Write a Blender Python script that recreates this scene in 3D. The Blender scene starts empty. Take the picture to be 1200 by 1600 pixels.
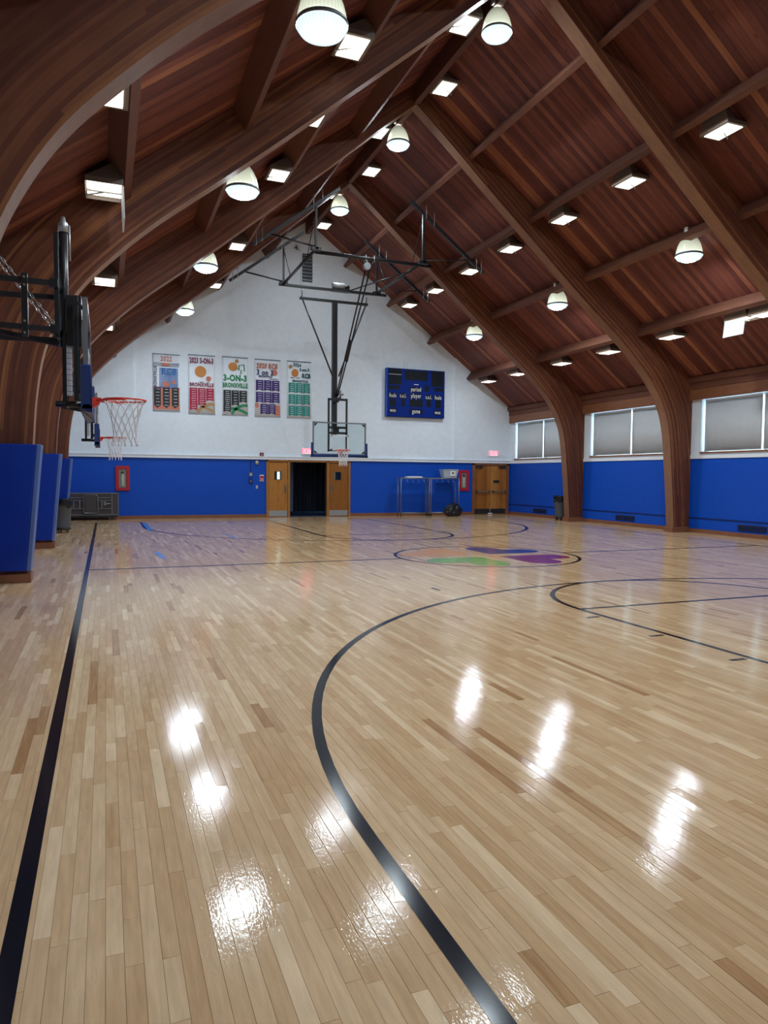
import bpy, bmesh, math, random
from mathutils import Vector, Matrix
R = random.Random(7)
PI = math.pi
sc = bpy.context.scene
C = bpy.data.collections.new('gym'); sc.collection.children.link(C)

# ---------------------------------------------------------------- camera
F, YAW, PITCH, ROLL, HC = 1116.05, .3713, -.0496, -.0085, 1.556
cam = bpy.data.cameras.new('camera'); co = bpy.data.objects.new('camera', cam); sc.collection.objects.link(co)
cam.sensor_fit = 'VERTICAL'; cam.sensor_height = 32; cam.lens = F / 1600 * 32
cam.clip_start = .05; cam.clip_end = 200
sy, cy, sp, cp = math.sin(YAW), math.cos(YAW), math.sin(PITCH), math.cos(PITCH)
rt = Vector((cy, -sy, 0)); fw = Vector((sy * cp, cy * cp, sp)); up = Vector((-sy * sp, -cy * sp, cp))
cr, sr = math.cos(ROLL), math.sin(ROLL)
r2 = rt * cr - up * sr; u2 = rt * sr + up * cr
M = Matrix((r2, u2, -fw)).transposed().to_4x4(); M.translation = Vector((0, 0, HC))
co.matrix_world = M
sc.camera = co

# ---------------------------------------------------------------- world, exposure
w = bpy.data.worlds.new('daylight'); sc.world = w; w.use_nodes = True
w.node_tree.nodes['Background'].inputs[0].default_value = (.72, .86, 1, 1)
w.node_tree.nodes['Background'].inputs[1].default_value = 2.6
vs = sc.view_settings
vs.view_transform = 'Standard'; vs.look = 'None'; vs.gamma = 1; vs.use_curve_mapping = False
vs.exposure = 0.86
LAMP = 320.0      # hot centre of the pendant lamps
BELL = .36        # acrylic bell glow
FLOOD = 1.5       # lens of the small floodlights

# ---------------------------------------------------------------- materials
def mat(name, col=(.5, .5, .5), rough=.5, metal=0, emit=None, es=0, **k):
    m = bpy.data.materials.new(name); m.use_nodes = True
    b = m.node_tree.nodes['Principled BSDF']
    b.inputs['Base Color'].default_value = (*col, 1); b.inputs['Roughness'].default_value = rough
    b.inputs['Metallic'].default_value = metal
    if emit: b.inputs['Emission Color'].default_value = (*emit, 1); b.inputs['Emission Strength'].default_value = es
    for a, v in k.items(): b.inputs[a.replace('_', ' ')].default_value = v
    # faint procedural mottling so that no surface is perfectly flat
    nt = m.node_tree; N = nt.nodes; L = nt.links
    if not emit:
        tc = N.new('ShaderNodeTexCoord'); n = N.new('ShaderNodeTexNoise'); n.inputs['Scale'].default_value = 6; n.inputs['Detail'].default_value = 4
        L.new(tc.outputs['Object'], n.inputs['Vector'])
        mx = N.new('ShaderNodeMix'); mx.data_type = 'RGBA'; mx.blend_type = 'MULTIPLY'; mx.inputs[0].default_value = .14
        mx.inputs[6].default_value = (*col, 1); L.new(n.outputs['Fac'], mx.inputs[7]); L.new(mx.outputs[2], b.inputs['Base Color'])
    return m

def wood(name, cols, rough=.4, grain=30., along=1.2, coat=0., streak=None, bump=.02, knots=False, bumpdist=.002, gs=.35, spec=.5, vary=.0, mott=(3, 9, .86, 1.1)):
    """cols: ramp stops for the tone attribute; grain follows UV x (metres along the piece)"""
    m = bpy.data.materials.new(name); m.use_nodes = True
    nt = m.node_tree; N = nt.nodes; L = nt.links; b = N['Principled BSDF']
    uv = N.new('ShaderNodeUVMap'); uv.uv_map = 'UVMap'
    mp = N.new('ShaderNodeMapping'); mp.inputs['Scale'].default_value = (along, grain, 1); L.new(uv.outputs[0], mp.inputs[0])
    n1 = N.new('ShaderNodeTexNoise'); n1.inputs['Scale'].default_value = 1; n1.inputs['Detail'].default_value = 5; n1.inputs['Distortion'].default_value = .6
    L.new(mp.outputs[0], n1.inputs['Vector'])
    at = N.new('ShaderNodeAttribute'); at.attribute_name = 'tone'
    rp = N.new('ShaderNodeValToRGB'); e = rp.color_ramp.elements
    while len(e) < len(cols): e.new(.5)
    for i, (p, c) in enumerate(cols): e[i].position = p; e[i].color = (*c, 1)
    fac = at.outputs['Fac']
    if streak:      # laminations: tone from v in steps of `streak` metres
        sx = N.new('ShaderNodeSeparateXYZ'); L.new(uv.outputs[0], sx.inputs[0])
        dv = N.new('ShaderNodeMath'); dv.operation = 'DIVIDE'; dv.inputs[1].default_value = streak; L.new(sx.outputs['Y'], dv.inputs[0])
        fl = N.new('ShaderNodeMath'); fl.operation = 'FLOOR'; L.new(dv.outputs[0], fl.inputs[0])
        su = N.new('ShaderNodeMath'); su.operation = 'MULTIPLY'; su.inputs[1].default_value = .14; L.new(sx.outputs['X'], su.inputs[0])
        fu = N.new('ShaderNodeMath'); fu.operation = 'FLOOR'
        ad0 = N.new('ShaderNodeMath'); ad0.operation = 'MULTIPLY_ADD'; ad0.inputs[1].default_value = .37; L.new(fl.outputs[0], ad0.inputs[0]); L.new(su.outputs[0], ad0.inputs[2]); L.new(ad0.outputs[0], fu.inputs[0])
        cb = N.new('ShaderNodeCombineXYZ'); L.new(fl.outputs[0], cb.inputs[0]); L.new(fu.outputs[0], cb.inputs[1]); L.new(at.outputs['Fac'], cb.inputs[2])
        wn = N.new('ShaderNodeTexWhiteNoise'); L.new(cb.outputs[0], wn.inputs['Vector']); fac = wn.outputs['Value']
    ad = N.new('ShaderNodeMath'); ad.operation = 'MULTIPLY_ADD'; ad.inputs[1].default_value = gs
    L.new(n1.outputs['Fac'], ad.inputs[0]); s2 = N.new('ShaderNodeMath'); s2.operation = 'SUBTRACT'; s2.inputs[1].default_value = gs * .5
    L.new(fac, s2.inputs[0]); L.new(s2.outputs[0], ad.inputs[2]); L.new(ad.outputs[0], rp.inputs[0])
    out = rp.outputs[0]
    # soft broad mottling
    tc = N.new('ShaderNodeMapping'); tc.inputs['Scale'].default_value = (mott[0], mott[1], 1); L.new(uv.outputs[0], tc.inputs[0])
    n2 = N.new('ShaderNodeTexNoise'); n2.inputs['Scale'].default_value = 1; n2.inputs['Detail'].default_value = 3; L.new(tc.outputs[0], n2.inputs['Vector'])
    r2_ = N.new('ShaderNodeMapRange'); r2_.inputs[1].default_value = .3; r2_.inputs[2].default_value = .7; r2_.inputs[3].default_value = mott[2]; r2_.inputs[4].default_value = mott[3]; L.new(n2.outputs['Fac'], r2_.inputs[0])
    mx = N.new('ShaderNodeMix'); mx.data_type = 'RGBA'; mx.blend_type = 'MULTIPLY'; mx.inputs[0].default_value = 1
    L.new(out, mx.inputs[6]); L.new(r2_.outputs[0], mx.inputs[7]); out = mx.outputs[2]
    if streak:   # fine glue line between laminations
        fr = N.new('ShaderNodeMath'); fr.operation = 'FRACT'; L.new(dv.outputs[0], fr.inputs[0])
        lt = N.new('ShaderNodeMath'); lt.operation = 'LESS_THAN'; lt.inputs[1].default_value = .07; L.new(fr.outputs[0], lt.inputs[0])
        ml = N.new('ShaderNodeMix'); ml.data_type = 'RGBA'; ml.blend_type = 'MULTIPLY'; ml.inputs[7].default_value = (.8, .72, .68, 1)
        L.new(lt.outputs[0], ml.inputs[0]); L.new(out, ml.inputs[6]); out = ml.outputs[2]
    if knots:
        mk = N.new('ShaderNodeMapping'); mk.inputs['Scale'].default_value = (2.2, 9, 1); L.new(uv.outputs[0], mk.inputs[0])
        vo = N.new('ShaderNodeTexVoronoi'); vo.inputs['Scale'].default_value = 1; L.new(mk.outputs[0], vo.inputs['Vector'])
        kr = N.new('ShaderNodeMapRange'); kr.inputs[1].default_value = .05; kr.inputs[2].default_value = .16; kr.inputs[3].default_value = 1; kr.inputs[4].default_value = 0
        L.new(vo.outputs['Distance'], kr.inputs[0])
        mk2 = N.new('ShaderNodeMix'); mk2.data_type = 'RGBA'; mk2.blend_type = 'MULTIPLY'; mk2.inputs[7].default_value = (.3, .22, .2, 1)
        L.new(kr.outputs[0], mk2.inputs[0]); L.new(out, mk2.inputs[6]); out = mk2.outputs[2]
    L.new(out, b.inputs['Base Color'])
    b.inputs['Roughness'].default_value = rough; b.inputs['Specular IOR Level'].default_value = spec
    if coat: b.inputs['Coat Weight'].default_value = coat; b.inputs['Coat Roughness'].default_value = .1
    bp = N.new('ShaderNodeBump'); bp.inputs['Strength'].default_value = bump; bp.inputs['Distance'].default_value = bumpdist
    L.new(n1.outputs['Fac'], bp.inputs['Height']); L.new(bp.outputs[0], b.inputs['Normal'])
    m['bump'] = 1
    return m

maple = wood('maple', [(0, (.42, .22, .10)), (.25, (.59, .365, .19)), (.6, (.68, .45, .255)), (1, (.80, .575, .355))],
             rough=.095, spec=.23, grain=45, along=2.6, bump=.015, bumpdist=.0006, gs=.5, mott=(5, 34, .90, 1.07))
# gentle finish ripple on the maple, seen in the lamp reflections
def ripple(m, st=.1, sc_=(5, 60, 1)):
    nt = m.node_tree; N = nt.nodes; L = nt.links
    b = N['Principled BSDF']; old = b.inputs['Normal'].links[0].from_socket
    tc = N.new('ShaderNodeTexCoord'); mp = N.new('ShaderNodeMapping'); mp.inputs['Scale'].default_value = (120, 40, 1); L.new(tc.outputs['Object'], mp.inputs[0])
    n = N.new('ShaderNodeTexNoise'); n.inputs['Scale'].default_value = 1; n.inputs['Detail'].default_value = 2; L.new(mp.outputs[0], n.inputs['Vector'])
    bp = N.new('ShaderNodeBump'); bp.inputs['Strength'].default_value = st; bp.inputs['Distance'].default_value = .002
    L.new(n.outputs['Fac'], bp.inputs['Height']); L.new(old, bp.inputs['Normal']); L.new(bp.outputs[0], b.inputs['Normal'])
ripple(maple, .24)
roofwood = wood('roof_boards', [(0, (.066, .016, .014)), (.4, (.135, .035, .026)), (.75, (.21, .064, .040)), (1, (.32, .12, .058))],
                rough=.6, grain=26, along=.9, bump=.1, knots=True, gs=.5, spec=.3)
glulam = wood('laminated_timber', [(0, (.085, .024, .013)), (.55, (.13, .04, .02)), (.86, (.165, .055, .025)), (1.0, (.25, .095, .036))],
              rough=.58, grain=60, along=.7, streak=.038, bump=.06, gs=.30, spec=.3)
soffitwood = wood('soffit_timber', [(0, (.13, .055, .03)), (.5, (.20, .09, .05)), (1, (.30, .15, .08))], rough=.55, grain=24, along=.8, gs=.4)
beamwood = wood('beam_timber', [(0, (.075, .026, .017)), (.5, (.125, .045, .027)), (1, (.19, .075, .04))], rough=.6, spec=.35, grain=28, along=.7, gs=.4)
trimwood = wood('trim_timber', [(0, (.15, .06, .03)), (.5, (.22, .085, .04)), (1, (.32, .14, .06))], rough=.38, grain=40, along=1, gs=.4)
doorwood = wood('door_oak', [(0, (.22, .075, .010)), (.5, (.36, .135, .020)), (1, (.47, .20, .045))], rough=.4, spec=.35, grain=32, along=.8, gs=.5)
framewood = wood('frame_oak', [(0, (.24, .095, .02)), (.5, (.36, .15, .035)), (1, (.45, .21, .06))], rough=.35, grain=40, along=.8, gs=.4)
M_ = {}
def MK(n, *a, **k): M_[n] = mat(n, *a, **k); return M_[n]
white = MK('white_wall_paint', (.78, .855, .945), .65)
whitetrim = MK('white_trim_paint', (.82, .86, .93), .4)
blue = MK('blue_wall_paint', (.0, .070, .50), .5, Specular_IOR_Level=.3)
bluepad = MK('blue_vinyl', (.001, .034, .33), .42, Specular_IOR_Level=.35)
padedge = MK('pale_blue_vinyl', (.10, .17, .42), .4)
navy = MK('navy_padding', (.008, .035, .17), .4)
black = MK('black_steel', (.012, .012, .015), .35)
blackm = MK('black_plastic', (.015, .015, .017), .5)
linepaint = MK('court_line_paint', (.010, .011, .018), .13, Specular_IOR_Level=.22)
thinline = MK('navy_line_paint', (.014, .016, .04), .13, Specular_IOR_Level=.22)
grey = MK('grey_steel', (.22, .23, .25), .35, .6)
steel = MK('bright_steel', (.55, .56, .58), .3, .9)
galv = MK('galvanised_steel', (.42, .44, .46), .4, .7)
red = MK('orange_red_rim', (.70, .045, .02), .35)
cm_silver = MK('silver_paint', (.62, .64, .66), .35, .2)
redpaint = MK('red_paint', (.45, .01, .03), .4)
netm = MK('net_cord', (.88, .87, .9), .7)
gutter = MK('dark_joint', (.10, .055, .03), .8)
backing = MK('dark_backing', (.02, .01, .007), .9)
vinylbase = MK('black_rubber_base', (.015, .013, .012), .5)
shade = MK('roller_shade_fabric', (.68, .67, .66), .85)
carpet = MK('blue_carpet', (.01, .035, .10), .9)
curtain = MK('dark_curtain', (.022, .032, .055), .7)
darkroom = MK('dark_room_paint', (.03, .06, .10), .8)
cangrey = MK('grey_can_plastic', (.085, .10, .12), .5)
bagm = MK('black_bin_liner', (.008, .008, .01), .22)
cartm = MK('brown_grey_laminate', (.06, .048, .048), .5)
cartedge = MK('grey_laminate_edge', (.14, .135, .15), .5)
paper = MK('white_paper', (.85, .85, .85), .6)
binm = MK('clear_grey_plastic', (.45, .52, .62), .25)
boxm = MK('taupe_metal', (.17, .135, .115), .45)
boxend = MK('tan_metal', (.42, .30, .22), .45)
purplegrey = MK('dark_vent_paint', (.03, .03, .05), .5)
bluevent = MK('dark_blue_grille', (.002, .018, .10), .4)
lampcap = MK('lamp_housing', (.55, .55, .52), .4, .3)
bandm = MK('lamp_band', (.25, .27, .28), .4, .5)
lens_m = MK('flood_lens', (.9, .9, .85), .5, emit=(1, .95, .82), es=FLOOD)
hot_m = MK('hot_lamp', (1, 1, 1), .5, emit=(.80, .925, 1), es=LAMP)
lexit = MK('exit_red_glow', (.8, .1, .1), .5, emit=(1, .06, .10), es=2.2)
exitface = MK('exit_pale_glow', (.8, .6, .6), .5, emit=(1, .55, .6), es=.55)
litewin = MK('bright_room_beyond', (.8, .9, .9), .5, emit=(.75, 1, .97), es=1.1)
def glow_grad(m, es):   # the acrylic is brightest next to the lamp inside it (low down), with fine vertical prisms
    nt = m.node_tree; N = nt.nodes; L = nt.links
    tc = N.new('ShaderNodeTexCoord'); sx = N.new('ShaderNodeSeparateXYZ'); L.new(tc.outputs['Object'], sx.inputs[0])
    r = N.new('ShaderNodeMapRange'); r.inputs[1].default_value = -.05; r.inputs[2].default_value = .42; r.inputs[3].default_value = es * 2.1; r.inputs[4].default_value = es * .5
    L.new(sx.outputs['Z'], r.inputs[0])
    at = N.new('ShaderNodeMath'); at.operation = 'ARCTAN2'; L.new(sx.outputs['Y'], at.inputs[0]); L.new(sx.outputs['X'], at.inputs[1])
    m1 = N.new('ShaderNodeMath'); m1.operation = 'MULTIPLY'; m1.inputs[1].default_value = 40; L.new(at.outputs[0], m1.inputs[0])
    s1 = N.new('ShaderNodeMath'); s1.operation = 'SINE'; L.new(m1.outputs[0], s1.inputs[0])
    m2 = N.new('ShaderNodeMath'); m2.operation = 'MULTIPLY_ADD'; m2.inputs[1].default_value = .12; m2.inputs[2].default_value = 1; L.new(s1.outputs[0], m2.inputs[0])
    m3 = N.new('ShaderNodeMath'); m3.operation = 'MULTIPLY'; L.new(r.outputs[0], m3.inputs[0]); L.new(m2.outputs[0], m3.inputs[1])
    L.new(m3.outputs[0], N['Principled BSDF'].inputs['Emission Strength'])
def glowing(name, col, es, base):
    m = mat(name, base, .25, emit=col, es=es); m.node_tree.nodes['Principled BSDF'].inputs['Coat Weight'].default_value = .5
    glow_grad(m, es)
    return m
bell_m = glowing('acrylic_bell', (.74, .80, .62), BELL, (.5, .55, .45))
dish_m = glowing('prismatic_lens', (.62, .86, 1), BELL * 1.0, (.6, .7, .75))
def glass(name, tint=(.9, .97, .95), fac=.06):
    m = bpy.data.materials.new(name); m.use_nodes = True; nt = m.node_tree; N = nt.nodes; N.clear(); L = nt.links
    o = N.new('ShaderNodeOutputMaterial'); t = N.new('ShaderNodeBsdfTransparent'); t.inputs[0].default_value = (*tint, 1)
    g = N.new('ShaderNodeBsdfGlossy'); g.inputs['Roughness'].default_value = .03; lw = N.new('ShaderNodeLayerWeight'); lw.inputs[0].default_value = .5; fr = N.new('ShaderNodeMapRange'); fr.inputs[1].default_value = .4; fr.inputs[3].default_value = .03; fr.inputs[4].default_value = .45; L.new(lw.outputs['Facing'], fr.inputs[0])
    mx = N.new('ShaderNodeMixShader'); L.new(fr.outputs[0], mx.inputs[0]); L.new(t.outputs[0], mx.inputs[1]); L.new(g.outputs[0], mx.inputs[2]); L.new(mx.outputs[0], o.inputs[0])
    return m
glassm = glass('clear_glass')
boardglass = glass('backboard_glass', (.90, .95, .95))
# translucent woven shade
def shade_nodes(m):
    nt = m.node_tree; N = nt.nodes; L = nt.links; b = N['Principled BSDF']; o = N['Material Output']
    t = N.new('ShaderNodeBsdfTranslucent'); t.inputs[0].default_value = (.5, .52, .56, 1)
    tc = N.new('ShaderNodeTexCoord'); mp = N.new('ShaderNodeMapping'); mp.inputs['Scale'].default_value = (60, 60, 4); L.new(tc.outputs['Object'], mp.inputs[0])
    n = N.new('ShaderNodeTexNoise'); n.inputs['Scale'].default_value = 1; L.new(mp.outputs[0], n.inputs['Vector'])
    r = N.new('ShaderNodeMapRange'); r.inputs[3].default_value = .25; r.inputs[4].default_value = .31; L.new(n.outputs['Fac'], r.inputs[0])
    mx = N.new('ShaderNodeMixShader'); L.new(r.outputs[0], mx.inputs[0]); L.new(b.outputs[0], mx.inputs[1]); L.new(t.outputs[0], mx.inputs[2]); L.new(mx.outputs[0], o.inputs[0])
shade_nodes(shade)

# ---------------------------------------------------------------- mesh helpers
class MB:
    def __init__(s): s.v = []; s.f = []; s.uv = []; s.tone = []; s.mi = []; s.sm = []
    def face(s, pts, uvs=None, tone=.5, mi=0, smooth=False):
        n = len(s.v); s.v += [tuple(p) for p in pts]; s.f.append(tuple(range(n, n + len(pts))))
        s.uv += uvs if uvs else [(p[0] + p[1], p[2]) for p in pts]; s.tone.append(tone); s.mi.append(mi); s.sm.append(smooth)
    def hexa(s, P, axis=0, tone=.5, mi=0, off=None):
        """P: 8 corners (x fastest, then y, then z). axis: the local axis the grain follows"""
        off = off or (R.uniform(0, 50), R.uniform(0, 50))
        dl = [(Vector(P[1]) - Vector(P[0])).length, (Vector(P[2]) - Vector(P[0])).length, (Vector(P[4]) - Vector(P[0])).length]
        F_ = [((0, 2, 3, 1), 2), ((4, 5, 7, 6), 2), ((0, 1, 5, 4), 1), ((2, 6, 7, 3), 1), ((0, 4, 6, 2), 0), ((1, 3, 7, 5), 0)]
        for q, nax in F_:
            oth = [a for a in range(3) if a != nax]
            ua = axis if axis in oth else oth[0]; va = [a for a in oth if a != ua][0]
            uvs = []
            for i in q:
                c = ((i & 1), (i >> 1) & 1, (i >> 2) & 1)
                uvs.append((c[ua] * dl[ua] + off[0], c[va] * dl[va] + off[1] + nax * .33))
            s.face([P[i] for i in q], uvs, tone, mi)
    def box(s, x0, x1, y0, y1, z0, z1, axis=None, tone=.5, mi=0):
        if axis is None: axis = max(range(3), key=lambda i: (x1 - x0, y1 - y0, z1 - z0)[i])
        P = [(x, y, z) for z in (z0, z1) for y in (y0, y1) for x in (x0, x1)]
        s.hexa(P, axis, tone, mi); return s
    def obox(s, a, b, wv, hv, tone=.5, mi=0):
        """bar from a to b, half-extents given by the vectors wv and hv"""
        a, b, wv, hv = map(Vector, (a, b, wv, hv)); d = b - a
        P = [a + d * i + wv * j + hv * k for k in (-1, 1) for j in (-1, 1) for i in (0, 1)]
        s.hexa([tuple(p) for p in P], 0, tone, mi); return s
    def bar(s, a, b, w_, h_=None, upv=(0, 0, 1), mi=0):
        a, b = Vector(a), Vector(b); d = (b - a).normalized(); u = Vector(upv)
        if abs(d.dot(u)) > .98: u = Vector((0, 1, 0))
        x = d.cross(u).normalized(); y = x.cross(d)
        return s.obox(a, b, x * w_ / 2, y * (h_ or w_) / 2, mi=mi)
    def tube(s, pts, r, n=8, closed=False, caps=True, mi=0, smooth=True):
        pts = [Vector(p) for p in pts]; m = len(pts); rings = []; rr = r if hasattr(r, '__len__') else [r] * m
        prev = None
        for i, p in enumerate(pts):
            a = pts[(i - 1) % m] if (closed or i) else p; b = pts[(i + 1) % m] if (closed or i < m - 1) else p
            d = (b - a).normalized()
            if prev is None:
                u = Vector((0, 0, 1)) if abs(d.z) < .9 else Vector((1, 0, 0)); x = d.cross(u).normalized()
            else: x = (prev - d * prev.dot(d)).normalized()
            prev = x; y = d.cross(x)
            rings.append([p + (x * math.cos(2 * PI * k / n) + y * math.sin(2 * PI * k / n)) * rr[i] for k in range(n)])
        for i in range(m if closed else m - 1):
            A, B = rings[i], rings[(i + 1) % m]
            for k in range(n): s.face([A[k], A[(k + 1) % n], B[(k + 1) % n], B[k]], mi=mi, smooth=smooth)
        if caps and not closed: s.face(rings[0][::-1], mi=mi); s.face(rings[-1], mi=mi)
        return s
    def lathe(s, prof, c, n=28, mi=0, caps=False):
        c = Vector(c)
        ring = [[c + Vector((r * math.cos(2 * PI * k / n), r * math.sin(2 * PI * k / n), z)) for k in range(n)] for r, z in prof]
        for A, B in zip(ring, ring[1:]):
            for k in range(n): s.face([A[k], A[(k + 1) % n], B[(k + 1) % n], B[k]], mi=mi, smooth=True)
        if caps: s.face(ring[0][::-1], mi=mi); s.face(ring[-1], mi=mi)
        return s
    def prism(s, poly, t, mi=0, tone=.5):
        """poly: 3-D outline, t: extrusion vector"""
        t = Vector(t); P = [Vector(p) for p in poly]; Q = [p + t for p in P]
        s.face(P[::-1], mi=mi, tone=tone); s.face(Q, mi=mi, tone=tone)
        for i in range(len(P)):
            j = (i + 1) % len(P); s.face([P[i], P[j], Q[j], Q[i]], mi=mi, tone=tone)
        return s
    def build(s, name, m, parent=None, bevel=0, merge=True, **props):
        me = bpy.data.meshes.new(name); me.from_pydata([tuple(p) for p in s.v], [], s.f)
        uv = me.uv_layers.new(name='UVMap'); uv.data.foreach_set('uv', [c for q in s.uv for c in q])
        at = me.attributes.new('tone', 'FLOAT', 'FACE'); at.data.foreach_set('value', s.tone)
        me.polygons.foreach_set('use_smooth', s.sm)
        me.polygons.foreach_set('material_index', s.mi)
        for q in (m if isinstance(m, (list, tuple)) else [m]): me.materials.append(q)
        if merge:
            bm = bmesh.new(); bm.from_mesh(me); bmesh.ops.remove_doubles(bm, verts=bm.verts, dist=1e-5)
            bmesh.ops.recalc_face_normals(bm, faces=bm.faces); bm.to_mesh(me); bm.free()
        me.update()
        o = bpy.data.objects.new(name, me); C.objects.link(o)
        if parent: o.parent = parent
        if bevel:
            b = o.modifiers.new('bevel', 'BEVEL'); b.width = bevel; b.segments = 2; b.limit_method = 'ANGLE'
        for k, v in props.items(): o[k] = v
        return o
def thing(name, label, cat, loc=(0, 0, 0), rz=0, group=None):
    o = bpy.data.objects.new(name, None); C.objects.link(o); o.empty_display_size = .1
    o.location = loc; o.rotation_euler = (0, 0, rz); o['label'] = label; o['category'] = cat
    if group: o['group'] = group
    return o
def struct(name, label=None, cat=None):
    o = bpy.data.objects.new(name, None); C.objects.link(o); o['kind'] = 'structure'
    if label: o['label'] = label
    if cat: o['category'] = cat
    return o
def tag(o, label, cat, group=None, kind=None):
    o['label'] = label; o['category'] = cat
    if group: o['group'] = group
    if kind: o['kind'] = kind
    return o
def dup(root, loc, rz=None, label=None):
    r = root.copy(); C.objects.link(r); r.location = loc
    if rz is not None: r.rotation_euler = (0, 0, rz)
    if label: r['label'] = label
    for ch in list(root.children):
        c = ch.copy(); C.objects.link(c); c.parent = r
        for g in ch.children:
            d = g.copy(); C.objects.link(d); d.parent = c
    return r
def text(txt, loc, size, m, parent, name='lettering', sx=1., rot=(PI / 2, 0, 0), depth=.002, align='CENTER', bold=0., shear=0):
    cu = bpy.data.curves.new('t', 'FONT'); cu.body = txt; cu.size = size; cu.align_x = align; cu.align_y = 'CENTER'; cu.extrude = depth; cu.offset = bold; cu.shear = shear; cu.resolution_u = 3; cu.space_character = 1.12
    t = bpy.data.objects.new('t', cu); C.objects.link(t); bpy.context.view_layer.update()
    me = bpy.data.meshes.new_from_object(t.evaluated_get(bpy.context.evaluated_depsgraph_get()))
    bpy.data.objects.remove(t); me.materials.clear(); me.materials.append(m)
    o = bpy.data.objects.new(name, me); C.objects.link(o); o.parent = parent; o.location = loc; o.rotation_euler = rot; o.scale = (sx, 1, 1)
    return o

# ---------------------------------------------------------------- dimensions
XC, XR, XL = 7.12, 16.03, -1.79
YB, YF = 26.45, -3.85
BAY = 5.05
SL = .749; ZRIDGE = 11.09
TH = math.atan(SL); CT, ST = math.cos(TH), math.sin(TH)
def roof(dx): return ZRIDGE - SL * dx
ARCH = [6.25, 11.3, 16.35, 21.4]; AW = .3
ZW = 2.15

# ================================================================ FLOOR
floor = struct('floor', 'glossy maple strip court floor with black and coloured lines')
MB().box(XL, XR, YF, YB, -.25, -.003).build('subfloor', gutter, floor)
PW = .0572
boards = []
ncol = int((XR - XL) / PW) + 1
for i in range(ncol):
    x0 = XL + i * PW; x1 = min(x0 + PW, XR)
    y = YF + R.uniform(-.9, 0)
    while y < YB:
        L_ = R.choice((.28, .4, .5, .62, .75, .9, 1.1)) * R.uniform(.9, 1.12)
        a, b = max(y, YF), min(y + L_, YB); y += L_
        if b - a < .03: continue
        cx, cyy = (x0 + x1) / 2, (a + b) / 2
        dep = cx * sy + cyy * cy; lat = cx * cy - cyy * sy
        vis = dep > 1.75 and abs(lat / dep) < .60
        boards.append((dep if vis else 99 + dep, x0, x1, a, b))
boards.sort()
def board_faces(mb, x0, x1, a, b):
    t = R.random(); tone = t * .5 + .25 if R.random() > .025 else R.uniform(-.02, .15)
    if R.random() < .08: tone = R.uniform(.9, 1.1)
    g = .00028; h = .0012
    far = max(0, min(1, (9 - (cx_ := x0 * sy + a * cy)) / 6)); tl, tw = max(-.0003, min(.0003, R.gauss(0, .00013))) * far, max(-.0006, min(.0006, R.gauss(0, .0003))) * far
    X = (x0 + g, x1 - g); Y = (a + g, b - g)
    top = [(X[0] + h * .3, Y[0] + h * .3, -tl - tw), (X[1] - h * .3, Y[0] + h * .3, tw - tl), (X[1] - h * .3, Y[1] - h * .3, tl + tw), (X[0] + h * .3, Y[1] - h * .3, tl - tw)]
    bot = [(X[0], Y[0], -.003), (X[1], Y[0], -.003), (X[1], Y[1], -.003), (X[0], Y[1], -.003)]
    ou, ov = R.uniform(0, 90), R.uniform(0, 90)
    U = lambda p: (p[1] - a + ou, p[0] - x0 + ov)
    mb.face(top, [U(p) for p in top], tone)
    for k in range(4):
        j = (k + 1) % 4; q = [bot[k], bot[j], top[j], top[k]]; mb.face(q, [U(p) for p in q], tone)
for bd in boards[:300]:
    mb = MB(); board_faces(mb, *bd[1:]); mb.build('floorboard', maple, floor, merge=False)
mb = MB()
for bd in boards[300:]: board_faces(mb, *bd[1:])
mb.build('floorboard_field', maple, floor, merge=False, kind='stuff')

# court markings, painted: thin raised paint films
def strip(pts, wd, name, m, closed=False, z=.0012):
    mb = MB(); n = len(pts); L_ = []; Rr = []
    for i, p in enumerate(pts):
        a = pts[(i - 1) % n] if (closed or i) else p; b = pts[(i + 1) % n] if (closed or i < n - 1) else p
        d = Vector((b[0] - a[0], b[1] - a[1])).normalized(); nn = Vector((-d.y, d.x)) * wd / 2
        L_.append((p[0] + nn.x, p[1] + nn.y, z)); Rr.append((p[0] - nn.x, p[1] - nn.y, z))
    for i in range(n if closed else n - 1):
        j = (i + 1) % n; mb.face([Rr[i], Rr[j], L_[j], L_[i]])
    return mb.build(name, m, floor)
def arc(cx, cyy, r, a0, a1, n=72): return [(cx + r * math.cos(a0 + (a1 - a0) * i / n), cyy + r * math.sin(a0 + (a1 - a0) * i / n)) for i in range(n + 1)]
XH, YM, R3 = 7.045, 12.478, 6.0
XS0, XS1 = -.30, 2 * 7.045 + .30
strip([(XS0, .5), (XS0, 24.47)], .068, 'sideline', linepaint)
strip([(XS1, .5), (XS1, 24.47)], .066, 'sideline', linepaint)
strip([(XS0, 24.47), (XS0 + .35, 24.47)], .068, 'baseline_stub', linepaint)
strip([(XS0 + .03, YM), (XH - 1.8, YM)], .085, 'centre_line', thinline)
strip([(XH + 1.8, YM), (XS1, YM)], .085, 'centre_line', thinline)
strip(arc(XH, YM, 1.81, 0, 2 * PI)[:-1], .066, 'centre_circle', linepaint, True)
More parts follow.
